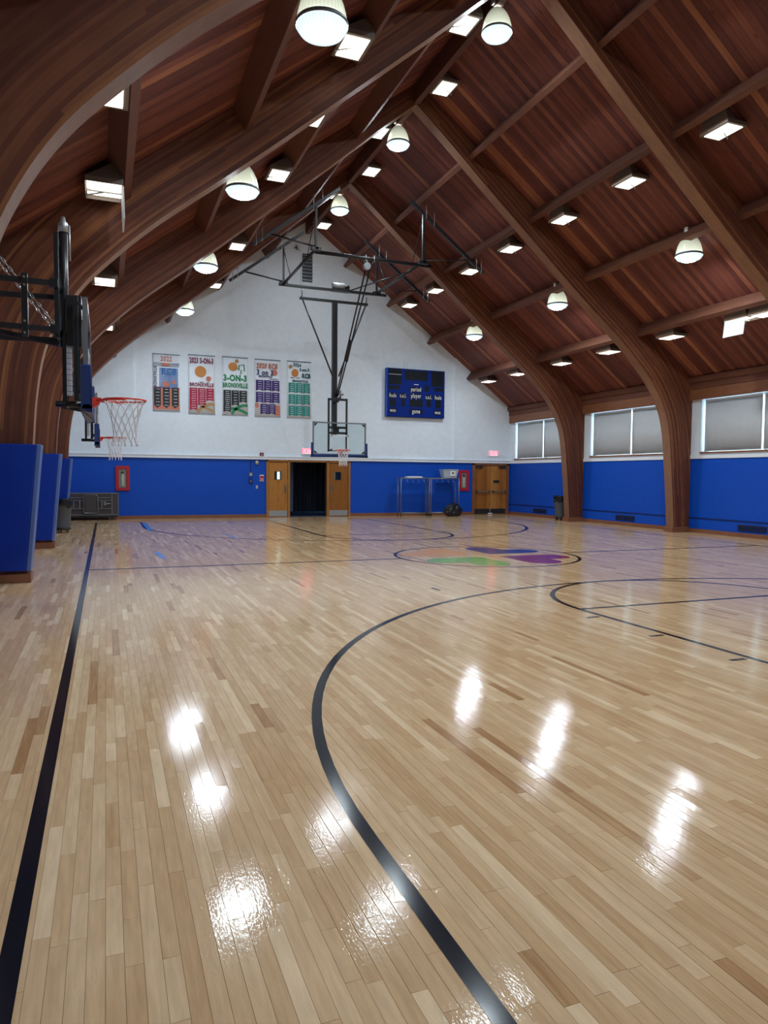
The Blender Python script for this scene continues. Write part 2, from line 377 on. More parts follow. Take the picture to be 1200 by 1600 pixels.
for s_, yft in ((-1, 7.01), (1, 17.946)):
    yh = yft + s_ * 4.19
    strip([(XH - R3, yh + s_ * 2.4)] + [(XH - R3, yh)] + (arc(XH, yh, R3, PI, 0 if s_ < 0 else 2 * PI) )[1:-1] + [(XH + R3, yh), (XH + R3, yh + s_ * 2.4)],
          .066 if s_ < 0 else .09, 'three_point_line', linepaint, z=.0013)
    strip(arc(XH, yft, 1.805, 0, -s_ * PI, 48), .066 if s_ < 0 else .09, 'free_throw_circle', linepaint, z=.0014)
    strip([(XH - 1.81, yft), (XH + 1.81, yft)], .062 if s_ < 0 else .085, 'free_throw_line', linepaint, z=.0015)
    for sx_ in (-1, 1):
        strip([(XH + sx_ * 1.81, yft), (XH + sx_ * 1.81, yft + s_ * 6.5)], .062 if s_ < 0 else .08, 'lane_line', linepaint, z=.0016)
        for dy in (.46, 1.45, 2.43):
            a = XH + sx_ * 1.88; strip([(a, yft + s_ * dy), (a + sx_ * .17, yft + s_ * dy)], .05, 'lane_mark', linepaint, z=.0014)
strip([(4.26, 8.80), (4.26, 9.06)], .045, 'court_mark', thinline)
# coloured petals inside the centre circle: four hearts, points to the middle
hc = {'orange_heart': ((-1, 1), (.78, .36, .12)), 'blue_heart': ((1, 1), (.035, .05, .22)), 'green_heart': ((-1, -1), (.20, .42, .08)), 'magenta_heart': ((1, -1), (.26, .02, .10))}
for nm, ((ax, ay), col) in hc.items():
    m = mat(nm + '_paint', col, .13, Specular_IOR_Level=.22); a, b, r = .20, .90, .35
    P = [(a, a), (1.17, a)] + [(1.17 + r * math.cos(t), a + r + r * math.sin(t)) for t in [(-PI / 2) + PI * k / 14 for k in range(1, 14)]] + [(1.17, b), (b, b), (b, 1.17)] + \
        [(a + r + r * math.cos(t), 1.17 + r * math.sin(t)) for t in [PI * k / 14 for k in range(1, 14)]] + [(a, 1.17)]
    pts = [(XH + ax * x, YM + ay * y, .0011) for x, y in P]
    if ax * ay < 0: pts = pts[::-1]
    mb = MB(); mb.face(pts); o = mb.build(nm, m, floor); o['label'] = nm.replace('_', ' ') + ' painted inside the centre circle'
# strips of tape on the floor
tapem = mat('blue_tape', (.03, .16, .55), .4); tape2 = mat('dark_red_tape', (.16, .02, .03), .4)
tl_ = [((1.12, 23.9), (1.16, 21.0), .13, tapem, 'long wide piece of blue tape along the far arc'), ((2.90, 19.5), (3.0, 17.6), .045, tapem, 'thin piece of blue tape on the far arc'),
       ((.93, 15.0), (.99, 13.8), .10, tapem, 'short piece of blue tape nearest the camera')]
for k, (a, b, wd, m, lb) in enumerate(tl_):
    o = MB().prism([(a[0] - wd / 2, a[1], .0012), (a[0] + wd / 2, a[1], .0012), (b[0] + wd / 2, b[1], .0012), (b[0] - wd / 2, b[1], .0012)], (0, 0, .0006)).build('floor_tape', m)
    tag(o, lb, 'tape')
on_ = ('first', 'second', 'third', 'fourth', 'fifth', 'sixth', 'seventh', 'last')
for k in range(8):
    x = 1.7 + .52 * k; o = MB().box(x, x + .22, 24.28, 24.36, .0002, .0014).build('floor_tape', tape2 if k % 2 == 0 else linepaint)
    tag(o, '%s tape dash, %s from the left in the broken far baseline' % (('dark red', 'black')[k % 2], on_[k]), 'tape', 'tape dashes along the far baseline')

# ================================================================ WALLS
wb = struct('wall_back', 'white gabled end wall with blue wainscot')
# door holes: D1 5.57..8.87, D2 14.22..15.97
D1 = (5.57, 8.87); D2 = (14.22, 15.97)
def wallbox(x0, x1, z0, z1, m, nm='wainscot', y0=YB, y1=YB + .25): return MB().box(x0, x1, y0, y1, z0, z1).build(nm, m, wb)
for x0, x1 in ((XL - .3, D1[0]), (D1[1], D2[0]), (D2[1], XR + .3)): wallbox(x0, x1, 0, ZW, blue)
g = [(XL - .3, YB, ZW), (XR + .3, YB, ZW), (XR + .3, YB, 4.2), (XC, YB, ZRIDGE + .05), (XL - .3, YB, 4.2)]
MB().prism(g, (0, .25, 0)).build('gable_panel', white, wb)
# slightly raised corner bays, whose edges show as faint vertical lines
for x0, x1 in ((XL, .95), (13.35, XR)):
    zz = [roof(abs(x - XC)) for x in (x0, x1)]
    MB().prism([(x0, YB, ZW), (x1, YB, ZW), (x1, YB, zz[1]), (x0, YB, zz[0])], (0, -.05, 0)).build('raised_bay', white, wb)
MB().box(XL, XR, YB - .075, YB, ZW, ZW + .12).box(XL, XR, YB - .10, YB, ZW + .095, ZW + .125).build('chair_rail', whitetrim, wb)
bb = struct('baseboard_back')
for k, (x0, x1) in enumerate(((XL, D1[0]), (D1[1], D2[0]))):
    MB().box(x0, x1, YB - .035, YB, 0, .115).build('baseboard_length', trimwood, bb, bevel=.004)

wr = struct('wall_right', 'blue and white side wall under a row of windows')
wbays = [(YF, 6.25)] + [(a + AW, b) for a, b in zip(ARCH, ARCH[1:])] + [(ARCH[-1] + AW, YB)]
wbays = [(1.5, 6.25), (6.55, 11.3), (11.6, 16.35), (16.65, 21.4), (21.7, YB)]
WZ0, WZ1 = 2.30, 3.86
MB().box(XR, XR + .25, YF, YB + .25, 0, ZW).build('wainscot', blue, wr)
MB().box(XR, XR + .3, YF, YB + .25, ZW, WZ0 + .0).build('window_ledge', whitetrim, wr)
MB().box(XR - .03, XR, YF, YB, ZW, ZW + .10).build('ledge_band', whitetrim, wr)
MB().box(XR, XR + .3, YF, YB + .25, WZ1, 4.75).build('upper_wall', white, wr)
holes = []
for k, (a, b) in enumerate(wbays):
    m_ = (a + b) / 2; holes.append((m_ - 2.02, m_ + 2.02) if k < 4 else (22.13, 26.08))
prev = YF
for k, (a, b) in enumerate(holes + [(YB + .25, YB + .3)]):
    MB().box(XR, XR + .3, prev, a, WZ0, WZ1).build('window_pier', white, wr); prev = b
for k, (a, b) in enumerate(holes):
    wn_ = struct('window_%d' % (k + 1)); XG = XR + .22; mid = (a + b) / 2
    mb = MB()
    for z0, z1 in ((WZ0, WZ0 + .05), (WZ1 - .05, WZ1)): mb.box(XG - .03, XG + .03, a, b, z0, z1)
    for y in (a, mid - .008, b - .02): mb.box(XG - .03, XG + .03, y, y + .02, WZ0, WZ1)
    mb.build('window_frame', whitetrim, wn_)
    for y0, y1 in ((a + .06, mid - .03), (mid + .03, b - .06)):
        MB().box(XG - .004, XG + .004, y0, y1, WZ0 + .05, WZ1 - .05).build('pane', glassm, wn_)
    MB().box(XR - .05, XR + .19, a + .01, b - .01, WZ0, WZ0 + .045).build('window_sill', trimwood, wn_, bevel=.004)
    for q, (y0, y1) in enumerate(((a + .05, mid - .028), (mid + .028, b - .06))):
        t = thing('roller_shade', 'x', 'shade', (0, 0, 0)); t['group'] = 'roller shades over the side windows'
        pos = ['in the bay behind the camera', 'in the second bay from the camera', 'in the window right of the second arch', 'in the window between the two visible right arch legs', 'in the window next to the back wall'][k]
        t['label'] = 'grey beige roller shade, %s half, %s' % (('nearer', 'farther')[q], pos)
        mb = MB(); ny = 12
        for i in range(ny):   # gentle waves
            ya, yb = y0 + (y1 - y0) * i / ny, y0 + (y1 - y0) * (i + 1) / ny
            fx = lambda y: XR + .085 + .006 * math.sin(y * 3.1 + k) + .004 * math.sin(y * 7 + q)
            mb.face([(fx(ya), ya, WZ0 + .07), (fx(yb), yb, WZ0 + .07), (fx(yb), yb, WZ1 - .05), (fx(ya), ya, WZ1 - .05)], smooth=True)
        o = mb.build('shade_cloth', shade, t); sm = o.modifiers.new('s', 'SOLIDIFY'); sm.thickness = .002
        MB().tube([(XR + .085, y0, WZ0 + .07), (XR + .085, y1, WZ0 + .07)], .012, 8).build('hem_bar', shade, t)
        MB().tube([(XR + .09, y0, WZ1 - .045), (XR + .09, y1, WZ1 - .045)], .025, 10).build('roller', whitetrim, t)
# timber header and moulding over the windows, one length per bay
tr = struct('trim_1', 'stained timber header above the windows')
for a, b in wbays:
    MB().box(XR - .10, XR, a, b, 3.85, 4.16, axis=1).build('header_board', trimwood, tr, bevel=.004)
    MB().box(XR - .12, XR, a, b, 4.16, 4.36, axis=1).build('header_board', beamwood, tr, bevel=.004)
    MB().prism([(XR, a, 4.34), (XR - .16, a, 4.34), (XR - .20, a, 4.42), (XR - .20, a, 4.50), (XR, a, 4.44)], (0, b - a, 0)).build('moulding', beamwood, tr)
bbr = struct('baseboard_right')
for a, b in wbays: MB().box(XR - .035, XR, a, b, 0, .115).build('baseboard_length', trimwood, bbr, bevel=.004)
# low raceway along the right wall
t = struct('trim_2', 'thin blue raceway low on the right wall')
for a, b in wbays: MB().box(XR - .022, XR, a, b, .42, .445).build('raceway', bluevent, t)
for k, y0 in enumerate((13.68, 18.68, 23.68)):
    t = thing('wall_grille', ['dark louvred grille low on blue wall at the right edge, nearest', 'dark louvred grille low on the blue wall between the right arch legs', 'dark louvred grille low on blue wall near the back corner'][k], 'vent', (XR, y0, .17))
    MB().box(-.012, 0, 0, .91, 0, .17).build('backplate', purplegrey, t)
    for j in range(5):
        MB().prism([(-.012, 0, .015 + j * .032), (-.03, 0, .008 + j * .032), (-.03, 0, .018 + j * .032), (-.012, 0, .025 + j * .032)], (0, .91, 0)).build('slat', bluevent, t)
    MB().box(-.032, 0, .445, .465, 0, .17).build('mullion', bluevent, t)
wl = struct('wall_left', 'left side wall behind the arches')
MB().box(XL - .25, XL, YF, YB + .25, 0, ZW).build('wainscot', blue, wl)
MB().box(XL - .25, XL, YF, YB + .25, ZW, 4.6).build('upper_wall', white, wl)
MB().box(XL, XL + .03, YF, YB, ZW, ZW + .1).build('ledge_band', whitetrim, wl)
bl = struct('baseboard_left'); MB().box(XL, XL + .035, YF, YB, 0, .115).build('baseboard_length', trimwood, bl)
wf = struct('wall_front', 'end wall behind the camera')
MB().prism([(XL - .3, YF - .25, 0), (XR + .3, YF - .25, 0), (XR + .3, YF - .25, 4.2), (XC, YF - .25, ZRIDGE + .05), (XL - .3, YF - .25, 4.2)], (0, .25, 0)).build('gable_panel', white, wf)

# ================================================================ CEILING
ceil = struct('ceiling', 'pitched ceiling of dark stained boards on purlins')
for s_ in (-1, 1):
    P = lambda dx, y, off: (XC + s_ * (dx + off * ST), y, roof(dx) + off * CT)
    mb = MB(); mb.prism([P(0, YF - .3, .022), P(9.3, YF - .3, .022), P(9.3, YF - .3, .2), P(0, YF - .3, .33)], (0, YB - YF + .6, 0)); mb.build('roof_deck', backing, ceil)
PB = .140
yy = YB + .02; rest = MB(); kk = 0
while yy > YF:
    y1 = yy; y0 = yy - PB
    for s_ in (-1, 1):
        tone = R.uniform(.14, .70) if R.random() > .10 else R.uniform(.75, 1.0)
        mb = MB() if kk < 148 else rest
        Q = lambda dx, y, off: (XC + s_ * (dx + off * ST), y, roof(dx) + off * CT)
        off = (R.uniform(0, 60), R.uniform(0, 60)); gp = .0010; ch = .003; lift = R.uniform(-.0015, .0015)
        ln = 9.15 / CT
        sec = [(y0 + gp, .02), (y0 + gp, ch), (y0 + gp + ch, 0 + lift), (y1 - gp - ch, 0 + lift), (y1 - gp, ch), (y1 - gp, .02)]
        for (ya, oa), (yb, ob) in zip(sec, sec[1:]):
            pts = [Q(0, ya, oa), Q(9.15, ya, oa), Q(9.15, yb, ob), Q(0, yb, ob)]
            uv = [(off[0], ya + off[1]), (off[0] + ln, ya + off[1]), (off[0] + ln, yb + off[1]), (off[0], yb + off[1])]
            if s_ > 0: pts, uv = pts[::-1], uv[::-1]
            mb.face(pts, uv, tone)
        if kk < 148: mb.build('roof_board', roofwood, ceil, merge=False)
    yy = y0; kk += 1
rest.build('roof_board_field', roofwood, ceil, merge=False, kind='stuff')
# purlins and ridge beam, one length per bay
PUR = (1.68, 3.45, 5.22, 7.0)
pb = [(YF, 1.2), (1.2, 6.25), (6.55, 11.3), (11.6, 16.35), (16.65, 21.4), (21.7, YB)]
for a, b in pb:
    for s_ in (-1, 1):
        for d_ in PUR:
            dep = .36
            wv = Vector((s_ * CT, 0, -ST)) * .065; hv = Vector((-s_ * ST, 0, -CT)) * (dep / 2)
            c = Vector((XC + s_ * d_, 0, roof(d_))) + hv * .98
            MB().obox((c.x, a, c.z), (c.x, b, c.z), wv, hv, tone=R.uniform(.2, .8)).build('purlin', beamwood, ceil, bevel=.006)
    MB().box(XC - .07, XC + .07, a, b, 10.60, ZRIDGE, axis=1, tone=R.random()).build('ridge_beam', beamwood, ceil, bevel=.006)

# ================================================================ ARCHES
inn = [(8.27, 0), (8.20, 1.1), (8.13, 2.0), (8.07, 2.65), (7.95, 3.3), (7.72, 3.82), (7.40, 4.30), (6.95, 4.78), (6.32, 5.36), (5.36, 6.12), (4.4, 6.90), (2.05, 8.87), (.95, 9.82), (0, 10.60)]
def catmull(P, n):
    out = []
    for i in range(len(P) - 1):
        p0 = P[max(i - 1, 0)]; p1 = P[i]; p2 = P[i + 1]; p3 = P[min(i + 2, len(P) - 1)]
        for k in range(n):
            t = k / n
            out.append(tuple(.5 * (2 * p1[j] + (p2[j] - p0[j]) * t + (2 * p0[j] - 5 * p1[j] + 4 * p2[j] - p3[j]) * t * t + (3 * p1[j] - p0[j] - 3 * p2[j] + p3[j]) * t ** 3) for j in (0, 1)))
    return out + [P[-1]]
I_ = catmull(inn, 5)
def outer_at(i):
    p = I_[i]; a = I_[max(i - 1, 0)]; b = I_[min(i + 1, len(I_) - 1)]
    d = Vector((b[0] - a[0], b[1] - a[1])).normalized(); n = Vector((-d.y, d.x)); n = n if n.x > 0 or n.y > 0 else -n
    if n.y < 0: n = -n
    if i == len(I_) - 1: return (0, roof(0) + .02)
    t1 = (8.90 - p[0]) / n.x if n.x > 1e-4 else 1e9
    den = n.y + SL * n.x; t2 = (roof(p[0]) - p[1]) / den
    t = min(t1, t2) if t1 > 0 else t2
    return (max(0, p[0] + n.x * t), p[1] + n.y * t)
O_ = [outer_at(i) for i in range(len(I_))]; O_[0] = (8.90, 0)
names_ = ['nearest to the camera, springing past the left edge', 'third from the back wall, its right leg out of frame', 'second from the back wall, beyond the near side hoop', 'nearest the back wall, in front of the suspended hoop frame']
for k, ya in enumerate(ARCH):
    t = thing('timber_arch', 'curved laminated timber roof arch ' + names_[k], 'arch', (XC, ya, 0), group='laminated timber arches carrying the roof')
    for s_ in (-1, 1):
        mb = MB(); u = 0; tone = R.random(); adj = lambda p: (s_ * (p[0] + (.08 * s_ * max(0, 1 - p[1] / 5))), p[1])
        for i in range(len(I_) - 1):
            A, B = adj(I_[i]), adj(I_[i + 1]); Ao, Bo = O_[i], O_[i + 1]; Ao = (s_ * Ao[0], Ao[1]); Bo = (s_ * Bo[0], Bo[1])
            du = math.dist(A, B); da, db = math.dist(A, Ao), math.dist(B, Bo)
            nA = 6
            for y_, fl in ((0, 0), (AW, 1)):
                q = [(A[0], y_, A[1]), (Ao[0], y_, Ao[1]), (Bo[0], y_, Bo[1]), (B[0], y_, B[1])]
                uv = [(u, 0), (u, da), (u + du, db), (u + du, 0)]
                mb.face(q, uv, tone)
            mb.face([(A[0], 0, A[1]), (B[0], 0, B[1]), (B[0], AW, B[1]), (A[0], AW, A[1])], [(u, 0), (u + du, 0), (u + du, AW), (u, AW)], tone, mi=1)
            mb.face([(Ao[0], 0, Ao[1]), (Bo[0], 0, Bo[1]), (Bo[0], AW, Bo[1]), (Ao[0], AW, Ao[1])], [(u, 0), (u + du, 0), (u + du, AW), (u, AW)], tone, mi=1)
            u += du
        mb.build('arch_limb', [glulam, soffitwood], t)
    for s_ in (-1, 1):
        if s_ > 0: MB().box(8.27, 8.90, -.025, AW + .025, 0, .15, axis=0).build('plinth', trimwood, t, bevel=.004)
        else: MB().box(-8.90, -8.13, -.03, AW + .02, 0, .13, axis=0).build('plinth', trimwood, t, bevel=.004)
# wall pads strapped to the left arch legs
for k, ya in enumerate(ARCH[1:]):
    t = thing('column_pad', 'tall blue vinyl protective pad on the %s left arch leg' % ('nearest visible', 'middle', 'farthest')[k], 'pad', (0, ya, 0), group='blue pads on the left arch legs')
    xt, xb = XC - 8.03, XC - 8.19
    for nm, P in (('front_pad', [(XL + .02, -.06, .17), (xb, -.06, .17), (xt, -.06, 1.97), (XL + .02, -.06, 1.97)]),):
        MB().prism(P, (0, .055, 0)).build(nm, bluepad, t, bevel=.015)
    P = [(xb + .06, -.055, .17), (xt + .06, -.055, 1.97), (xt, -.055, 1.97), (xb, -.055, .17)]
    MB().prism(P, (0, AW + .055, 0)).build('side_pad', padedge, t, bevel=.012)

# ================================================================ DOORS
def leaf(x0, x1, y, t, lite=None, handle=None, kick=True, bar=False, base=0):
    m_ = R.random()
    if lite:
        a, b, z0, z1 = lite
        mb = MB(); T = y + .045
        mb.box(x0, a, y, T, .01, 2.06, axis=2, tone=m_); mb.box(b, x1, y, T, .01, 2.06, axis=2, tone=m_); mb.box(a, b, y, T, .01, z0, axis=2, tone=m_); mb.box(a, b, y, T, z1, 2.06, axis=2, tone=m_)
        d = mb.build('door_leaf', doorwood, t)
        mb = MB(); e = .018
        mb.box(a - e, b + e, y - .008, y + .003, z0 - e, z0).box(a - e, b + e, y - .008, y + .003, z1, z1 + e).box(a - e, a, y - .008, y + .003, z0, z1).box(b, b + e, y - .008, y + .003, z0, z1)
        mb.build('lite_frame', blackm, d)
        MB().box(a, b, y + .02, y + .026, z0, z1).build('pane', glassm, d)
    else:
        d = MB().box(x0, x1, y, y + .045, .01, 2.06, axis=2, tone=m_).build('door_leaf', doorwood, t)
    if kick: MB().box(x0 + .02, x1 - .02, y - .004, y + .002, .03, .24).build('kick_plate', galv, d, bevel=.001)
    if handle is not None:
        mb = MB().box(handle - .035, handle + .035, y - .006, y + .001, .88, 1.22); mb.tube([(handle, y - .005, .95), (handle, y - .05, .97), (handle, y - .05, 1.13), (handle, y - .005, 1.15)], .009, 8)
        mb.build('pull_handle', boxm, d)
    return d
d1 = struct('door_1', 'double oak doors either side of a dark open doorway')
fr = MB()
for x0, x1 in ((5.57, 5.65), (6.39, 6.47), (7.92, 8.00), (8.79, 8.87)): fr.box(x0, x1, YB - .05, YB + .12, 0, 2.14, axis=2)
fr.box(5.57, 8.87, YB - .05, YB + .12, 2.08, 2.15, axis=0); fr.build('door_frame', framewood, d1, bevel=.004)
leaf(5.655, 6.385, YB - .01, d1, (5.90, 6.14, 1.42, 1.70), 6.29)
leaf(8.005, 8.785, YB - .01, d1, (8.24, 8.48, 1.42, 1.70), 8.10)
# lit rooms behind the small door panes
MB().box(6.03, 6.13, YB + .20, YB + .22, 1.40, 1.72).build('bright_beyond', litewin, d1)
MB().box(5.88, 6.03, YB + .20, YB + .22, 1.40, 1.72).build('dim_beyond', darkroom, d1)
MB().box(8.26, 8.31, YB + .20, YB + .22, 1.40, 1.72).build('bright_beyond', litewin, d1)
MB().box(8.31, 8.50, YB + .20, YB + .22, 1.40, 1.72).build('dim_beyond', darkroom, d1)
d2 = struct('door_2', 'closed pair of oak exit doors in the right corner')
fr = MB()
for x0, x1 in ((14.22, 14.33), (15.86, 15.97)): fr.box(x0, x1, YB - .05, YB + .12, 0, 2.14, axis=2)
fr.box(14.22, 15.97, YB - .05, YB + .12, 2.07, 2.15, axis=0); fr.build('door_frame', trimwood, d2, bevel=.004)
for x0, x1 in ((14.335, 15.09), (15.10, 15.855)):
    mb = MB(); n = 5
    for i in range(n):
        a = x0 + (x1 - x0) * i / n; mb.box(a, a + (x1 - x0) / n, YB, YB + .045, .01, 2.06, axis=2, tone=R.random())
    d = mb.build('door_leaf', doorwood, d2)
    MB().box(x0 + .02, x1 - .02, YB - .006, YB + .001, .03, .24).build('kick_plate', blackm, d)
    mb = MB().box(x0 + .05, x1 - .05, YB - .09, YB - .06, .94, .99); mb.box(x0 + .05, x0 + .13, YB - .09, YB, .93, 1.0).box(x1 - .13, x1 - .05, YB - .09, YB, .93, 1.0)
    mb.build('push_bar', boxm, d, bevel=.004)
    xa = x0 + .06 if x0 < 15 else x1 - .36
    MB().box(xa, xa + .30, YB - .07, YB, 1.95, 2.03).bar((xa + .15, YB - .05, 2.03), (xa + .3, YB - .12, 2.07), .02).build('door_closer', blackm, d, bevel=.004)
MB().box(14.22, 15.97, YB, YB + .25, -.25, .004).build('light_seal_sill', blackm, d2)  # dark sill added to keep outside light from leaking under the doors
MB().box(14.22, 15.97, YB + .13, YB + .25, 0, 2.16).build('light_seal_panel', blackm, d2)  # unseen panel added behind the leaves to block outside light
MB().box(15.24, 15.52, YB - .012, YB, 1.33, 1.44).build('door_sign', blackm, d2)
MB().box(15.0, 15.2, YB - .02, YB + .004, .015, .06).build('gap_daylight_strip', whitetrim, d2)  # white strip stands in for daylight through the gap below the doors
MB().tube([(15.095, YB - .02, .07), (15.095, YB - .02, .32)], .012, 8).build('gap_daylight_bolt', steel, d2)  # made-up bolt, its bright steel put in place of the daylight gap
# the room beyond the open doorway
cor = struct('wall_corridor', 'dim blue room seen through the open doorway')
y0, y1 = YB + .25, YB + 4.2
MB().box(4.6, 10.4, YB, y1, -.06, .001).build('corridor_floor', carpet, cor)
MB().box(4.6, 10.4, y0, y1, 2.6, 2.7).build('corridor_ceiling', darkroom, cor)
MB().box(4.5, 4.6, y0, y1, 0, 2.7).box(10.4, 10.5, y0, y1, 0, 2.7).box(4.5, 10.5, y1, y1 + .1, 0, 2.7).build('corridor_wall', darkroom, cor)
MB().box(6.34, 8.03, YB + .12, YB + .25, 2.05, 2.7).box(6.34, 6.47, YB + .12, YB + .25, 0, 2.1).box(7.92, 8.03, YB + .12, YB + .25, 0, 2.1).build('doorway_lining', blackm, cor)
t = thing('stage_curtain', 'dark pleated curtain hanging beyond the open doorway', 'curtain', (0, YB + 2.2, 0))
mb = MB(); n = 90; pts = [(7.0 + 3.0 * i / n, .10 * math.sin(i * .9) + .03 * math.sin(i * 2.3)) for i in range(n + 1)]
for (xa, ya), (xb_, yb) in zip(pts, pts[1:]): mb.face([(xa, ya, .10), (xb_, yb, .10), (xb_, yb, 2.55), (xa, ya, 2.55)], smooth=True)
mb.build('curtain_cloth', curtain, t)
MB().tube([(6.95, 0, 2.56), (10.1, 0, 2.56)], .02, 8).build('curtain_rail', blackm, t)
o = tag(MB().box(6.85, 7.0, YB + 1.6, YB + 1.66, .12, 2.3).build('leaning_panel', mat('pale_blue_panel', (.12, .17, .28), .5), bevel=.01), 'narrow pale blue panel standing in the dark doorway', 'panel')
lt = bpy.data.lights.new('corridor_lamp', 'AREA'); lt.energy = 9; lt.size = .8; lt.color = (.55, .8, 1)
lo = bpy.data.objects.new('corridor_lamp', lt); C.objects.link(lo); lo.location = (9.3, YB + 2.9, 2.55)
lo['label'] = 'dim lamp of the room beyond the doorway'; lo['category'] = 'lamp'

# ================================================================ LAMPS
def pendant(x, y, z, label, hot=True):
    """z: height of the lower lens rim"""
    t = thing('pendant_lamp', label, 'lamp', (x, y, z), group='bell-shaped pendant lamps')
    prof = [(.075, .50), (.10, .485), (.15, .44), (.205, .36), (.25, .26), (.278, .15), (.288, .07)]
    o = MB().lathe(prof, (0, 0, 0), 36).build('bell', bell_m, t)
    MB().lathe([(.296, .075), (.302, .06), (.302, .045), (.294, .03)], (0, 0, 0), 36).build('rim_band', bandm, t)
    MB().lathe([(.292, .035), (.29, .02), (.25, -.035), (.19, -.060), (.15, -.070)], (0, 0, 0), 36).build('lens', dish_m, t)
    MB().lathe([(.15, -.070), (.08, -.084), (.0001, -.088)], (0, 0, 0), 36).build('glowing_lens_centre', hot_m, t)
    mb = MB().lathe([(.0001, .62), (.07, .62), (.07, .49), (.0001, .49)], (0, 0, 0), 16); mb.box(-.11, .11, -.05, .05, .56, .67)
    mb.build('ballast_housing', lampcap, t)
    top = roof(abs(x - XC)) - z
    if abs(x - XC) < .3: top = 10.60 - z
    MB().tube([(0, 0, .66), (0, 0, top)], .008, 6).build('stem', lampcap, t)
    return t
P0 = pendant(2.33, 8.05, 6.60, 'largest bell pendant lamp, cut by the top edge of the photo')
ords = ('second', 'third', 'fourth')
for k, y in enumerate((13.1, 18.15, 23.2)):
    pendant(2.33, y, 6.60, 'bell pendant lamp of the left row, %s' % ('nearest fully in frame', 'middle one', 'farthest, above the banners')[k])
for k, y in enumerate((12.5, 17.5, 22.45)):
    pendant(XC, y, 10.08, 'bell pendant lamp hanging under the ridge, %s' % ('nearest', 'middle one', 'farthest, by the hoop frame')[k])
for k, y in enumerate((12.8, 17.85, 22.9)):
    pendant(12.32, y, 6.55, 'bell pendant lamp of the right row, %s' % ('nearest', 'middle one', 'farthest, above the scoreboard')[k])
# lamps of the same rows over and behind the camera light the near floor (outside the frame)
for x, y, z, lb in ((12.32, 7.8, 6.55, 'right row, nearest, above the right edge'), (XC, 7.4, 10.08, 'ridge row, above the top edge'), (2.33, 3.0, 6.60, 'left row, above the camera'), (12.32, 2.7, 6.55, 'right row, right of the camera'), (XC, 2.3, 10.08, 'ridge row, over the near end')):
    pendant(x, y, z, 'bell pendant lamp of the ' + lb + ', out of frame')

def flood(x, y, z, s_, label, open_=False):
    """box on the down-slope side of a purlin; s_ is the roof side"""
    t = thing('floodlight', label, 'lamp', (x, y, z), group='small rectangular floodlights along the purlins')
    a, b = -.23 * s_, .23 * s_; h = .30
    top = lambda xx: h - .0 + (-SL * xx * s_)
    mb = MB()
    # wedge body: flat bottom open for the lens, sloping top
    A = [(-.24, -.33), (.24, -.33), (.24, .33), (-.24, .33)]
    tz = lambda xx: .24 - SL * xx * s_ * .9
    bot = [(x_, y_, 0) for x_, y_ in A]; tp = [(x_ * .96, y_ * .62, tz(x_)) for x_, y_ in A]; mid = [(x_, y_, .07) for x_, y_ in A]
    for k in range(4):
        j = (k + 1) % 4
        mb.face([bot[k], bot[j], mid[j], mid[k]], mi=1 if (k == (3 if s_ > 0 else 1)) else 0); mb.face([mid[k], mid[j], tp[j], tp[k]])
    mb.face(tp)
    if not open_: mb.face(bot[::-1])
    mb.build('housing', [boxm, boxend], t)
    if open_:
        inner = MB(); inner.box(-.22, .22, -.31, .31, .05, .06); inner.build('reflector', lens_m, t)
        MB().box(-.22, .22, -.02, .02, -.005, .02).build('crossbar', whitetrim, t)
        if s_ < 0: MB().prism([(.225, -.30, 0), (.235, -.30, -.42), (.235, .30, -.42), (.225, .30, 0)], (.02, 0, 0)).build('open_lens_door', whitetrim, t, bevel=.004)
        else: MB().prism([(-.23, -.30, -.0), (-.23, .30, -.0), (-.28, .30, -.40), (-.28, -.30, -.40)], (-.02, 0, 0)).build('open_lens_door', whitetrim, t, bevel=.004)
    else:
        MB().box(-.185, .185, -.275, .275, -.012, -.002).build('lens', lens_m, t)
    MB().tube([(0, 0, -.0), (s_ * .235, .12, -.03), (s_ * .235, .12, -.05)], .012, 6).build('latch', galv, t)
    return t
row = 'rectangular floodlight on the %s purlin row, %s'
def rname(i, n): return ('nearest', 'second', 'third', 'fourth', 'fifth', 'sixth', 'seventh')[i] if i < n - 1 else 'farthest'
ys = (10.48, 13.02, 15.47, 18.0, 20.43, 22.97, 25.3)
for i, y in enumerate(ys): flood(10.82, y, 8.05, 1, row % ('upper right', rname(i, 7) + ' from camera'))
ys = (12.75, 13.15, 15.48, 18.05, 20.49, 23.2, 25.45)
for i, y in enumerate(ys):
    if i == 0: flood(14.37, 12.46, 5.40, 1, 'rectangular floodlight half hidden behind the open one at right'); continue
    flood(14.37, y, 5.40, 1, 'rectangular floodlight at right with its white lens door hanging open' if i == 1 else row % ('lower right', rname(i - 1, 6) + ' closed one'), open_=(i == 1))
for i, y in enumerate((15.47, 20.4, 25.36)): flood(XC + .33, y, 10.60, 1, row % ('ridge', ('nearest', 'middle', 'farthest')[i] + ', right of the ridge beam'))
for i, y in enumerate((12.95, 17.7, 22.06)): flood(XC - .48, y, 10.42, -1, row % ('ridge', ('nearest', 'middle', 'farthest')[i] + ', left of the ridge beam'))
for i, y in enumerate((10.6, 12.9, 15.6, 20.8, 25.3)): flood(3.55, y, 8.05, -1, row % ('upper left', rname(i, 5) + ' from camera'))
for i, y in enumerate((7.95, 10.72, 15.65, 20.45)):
    flood(.02, y, 5.42, -1, 'rectangular floodlight at left with its lens door hanging open' if i == 1 else row % ('lower left', ('nearest sliver above the arch', '', 'middle one', 'farthest')[i]), open_=(i == 1))

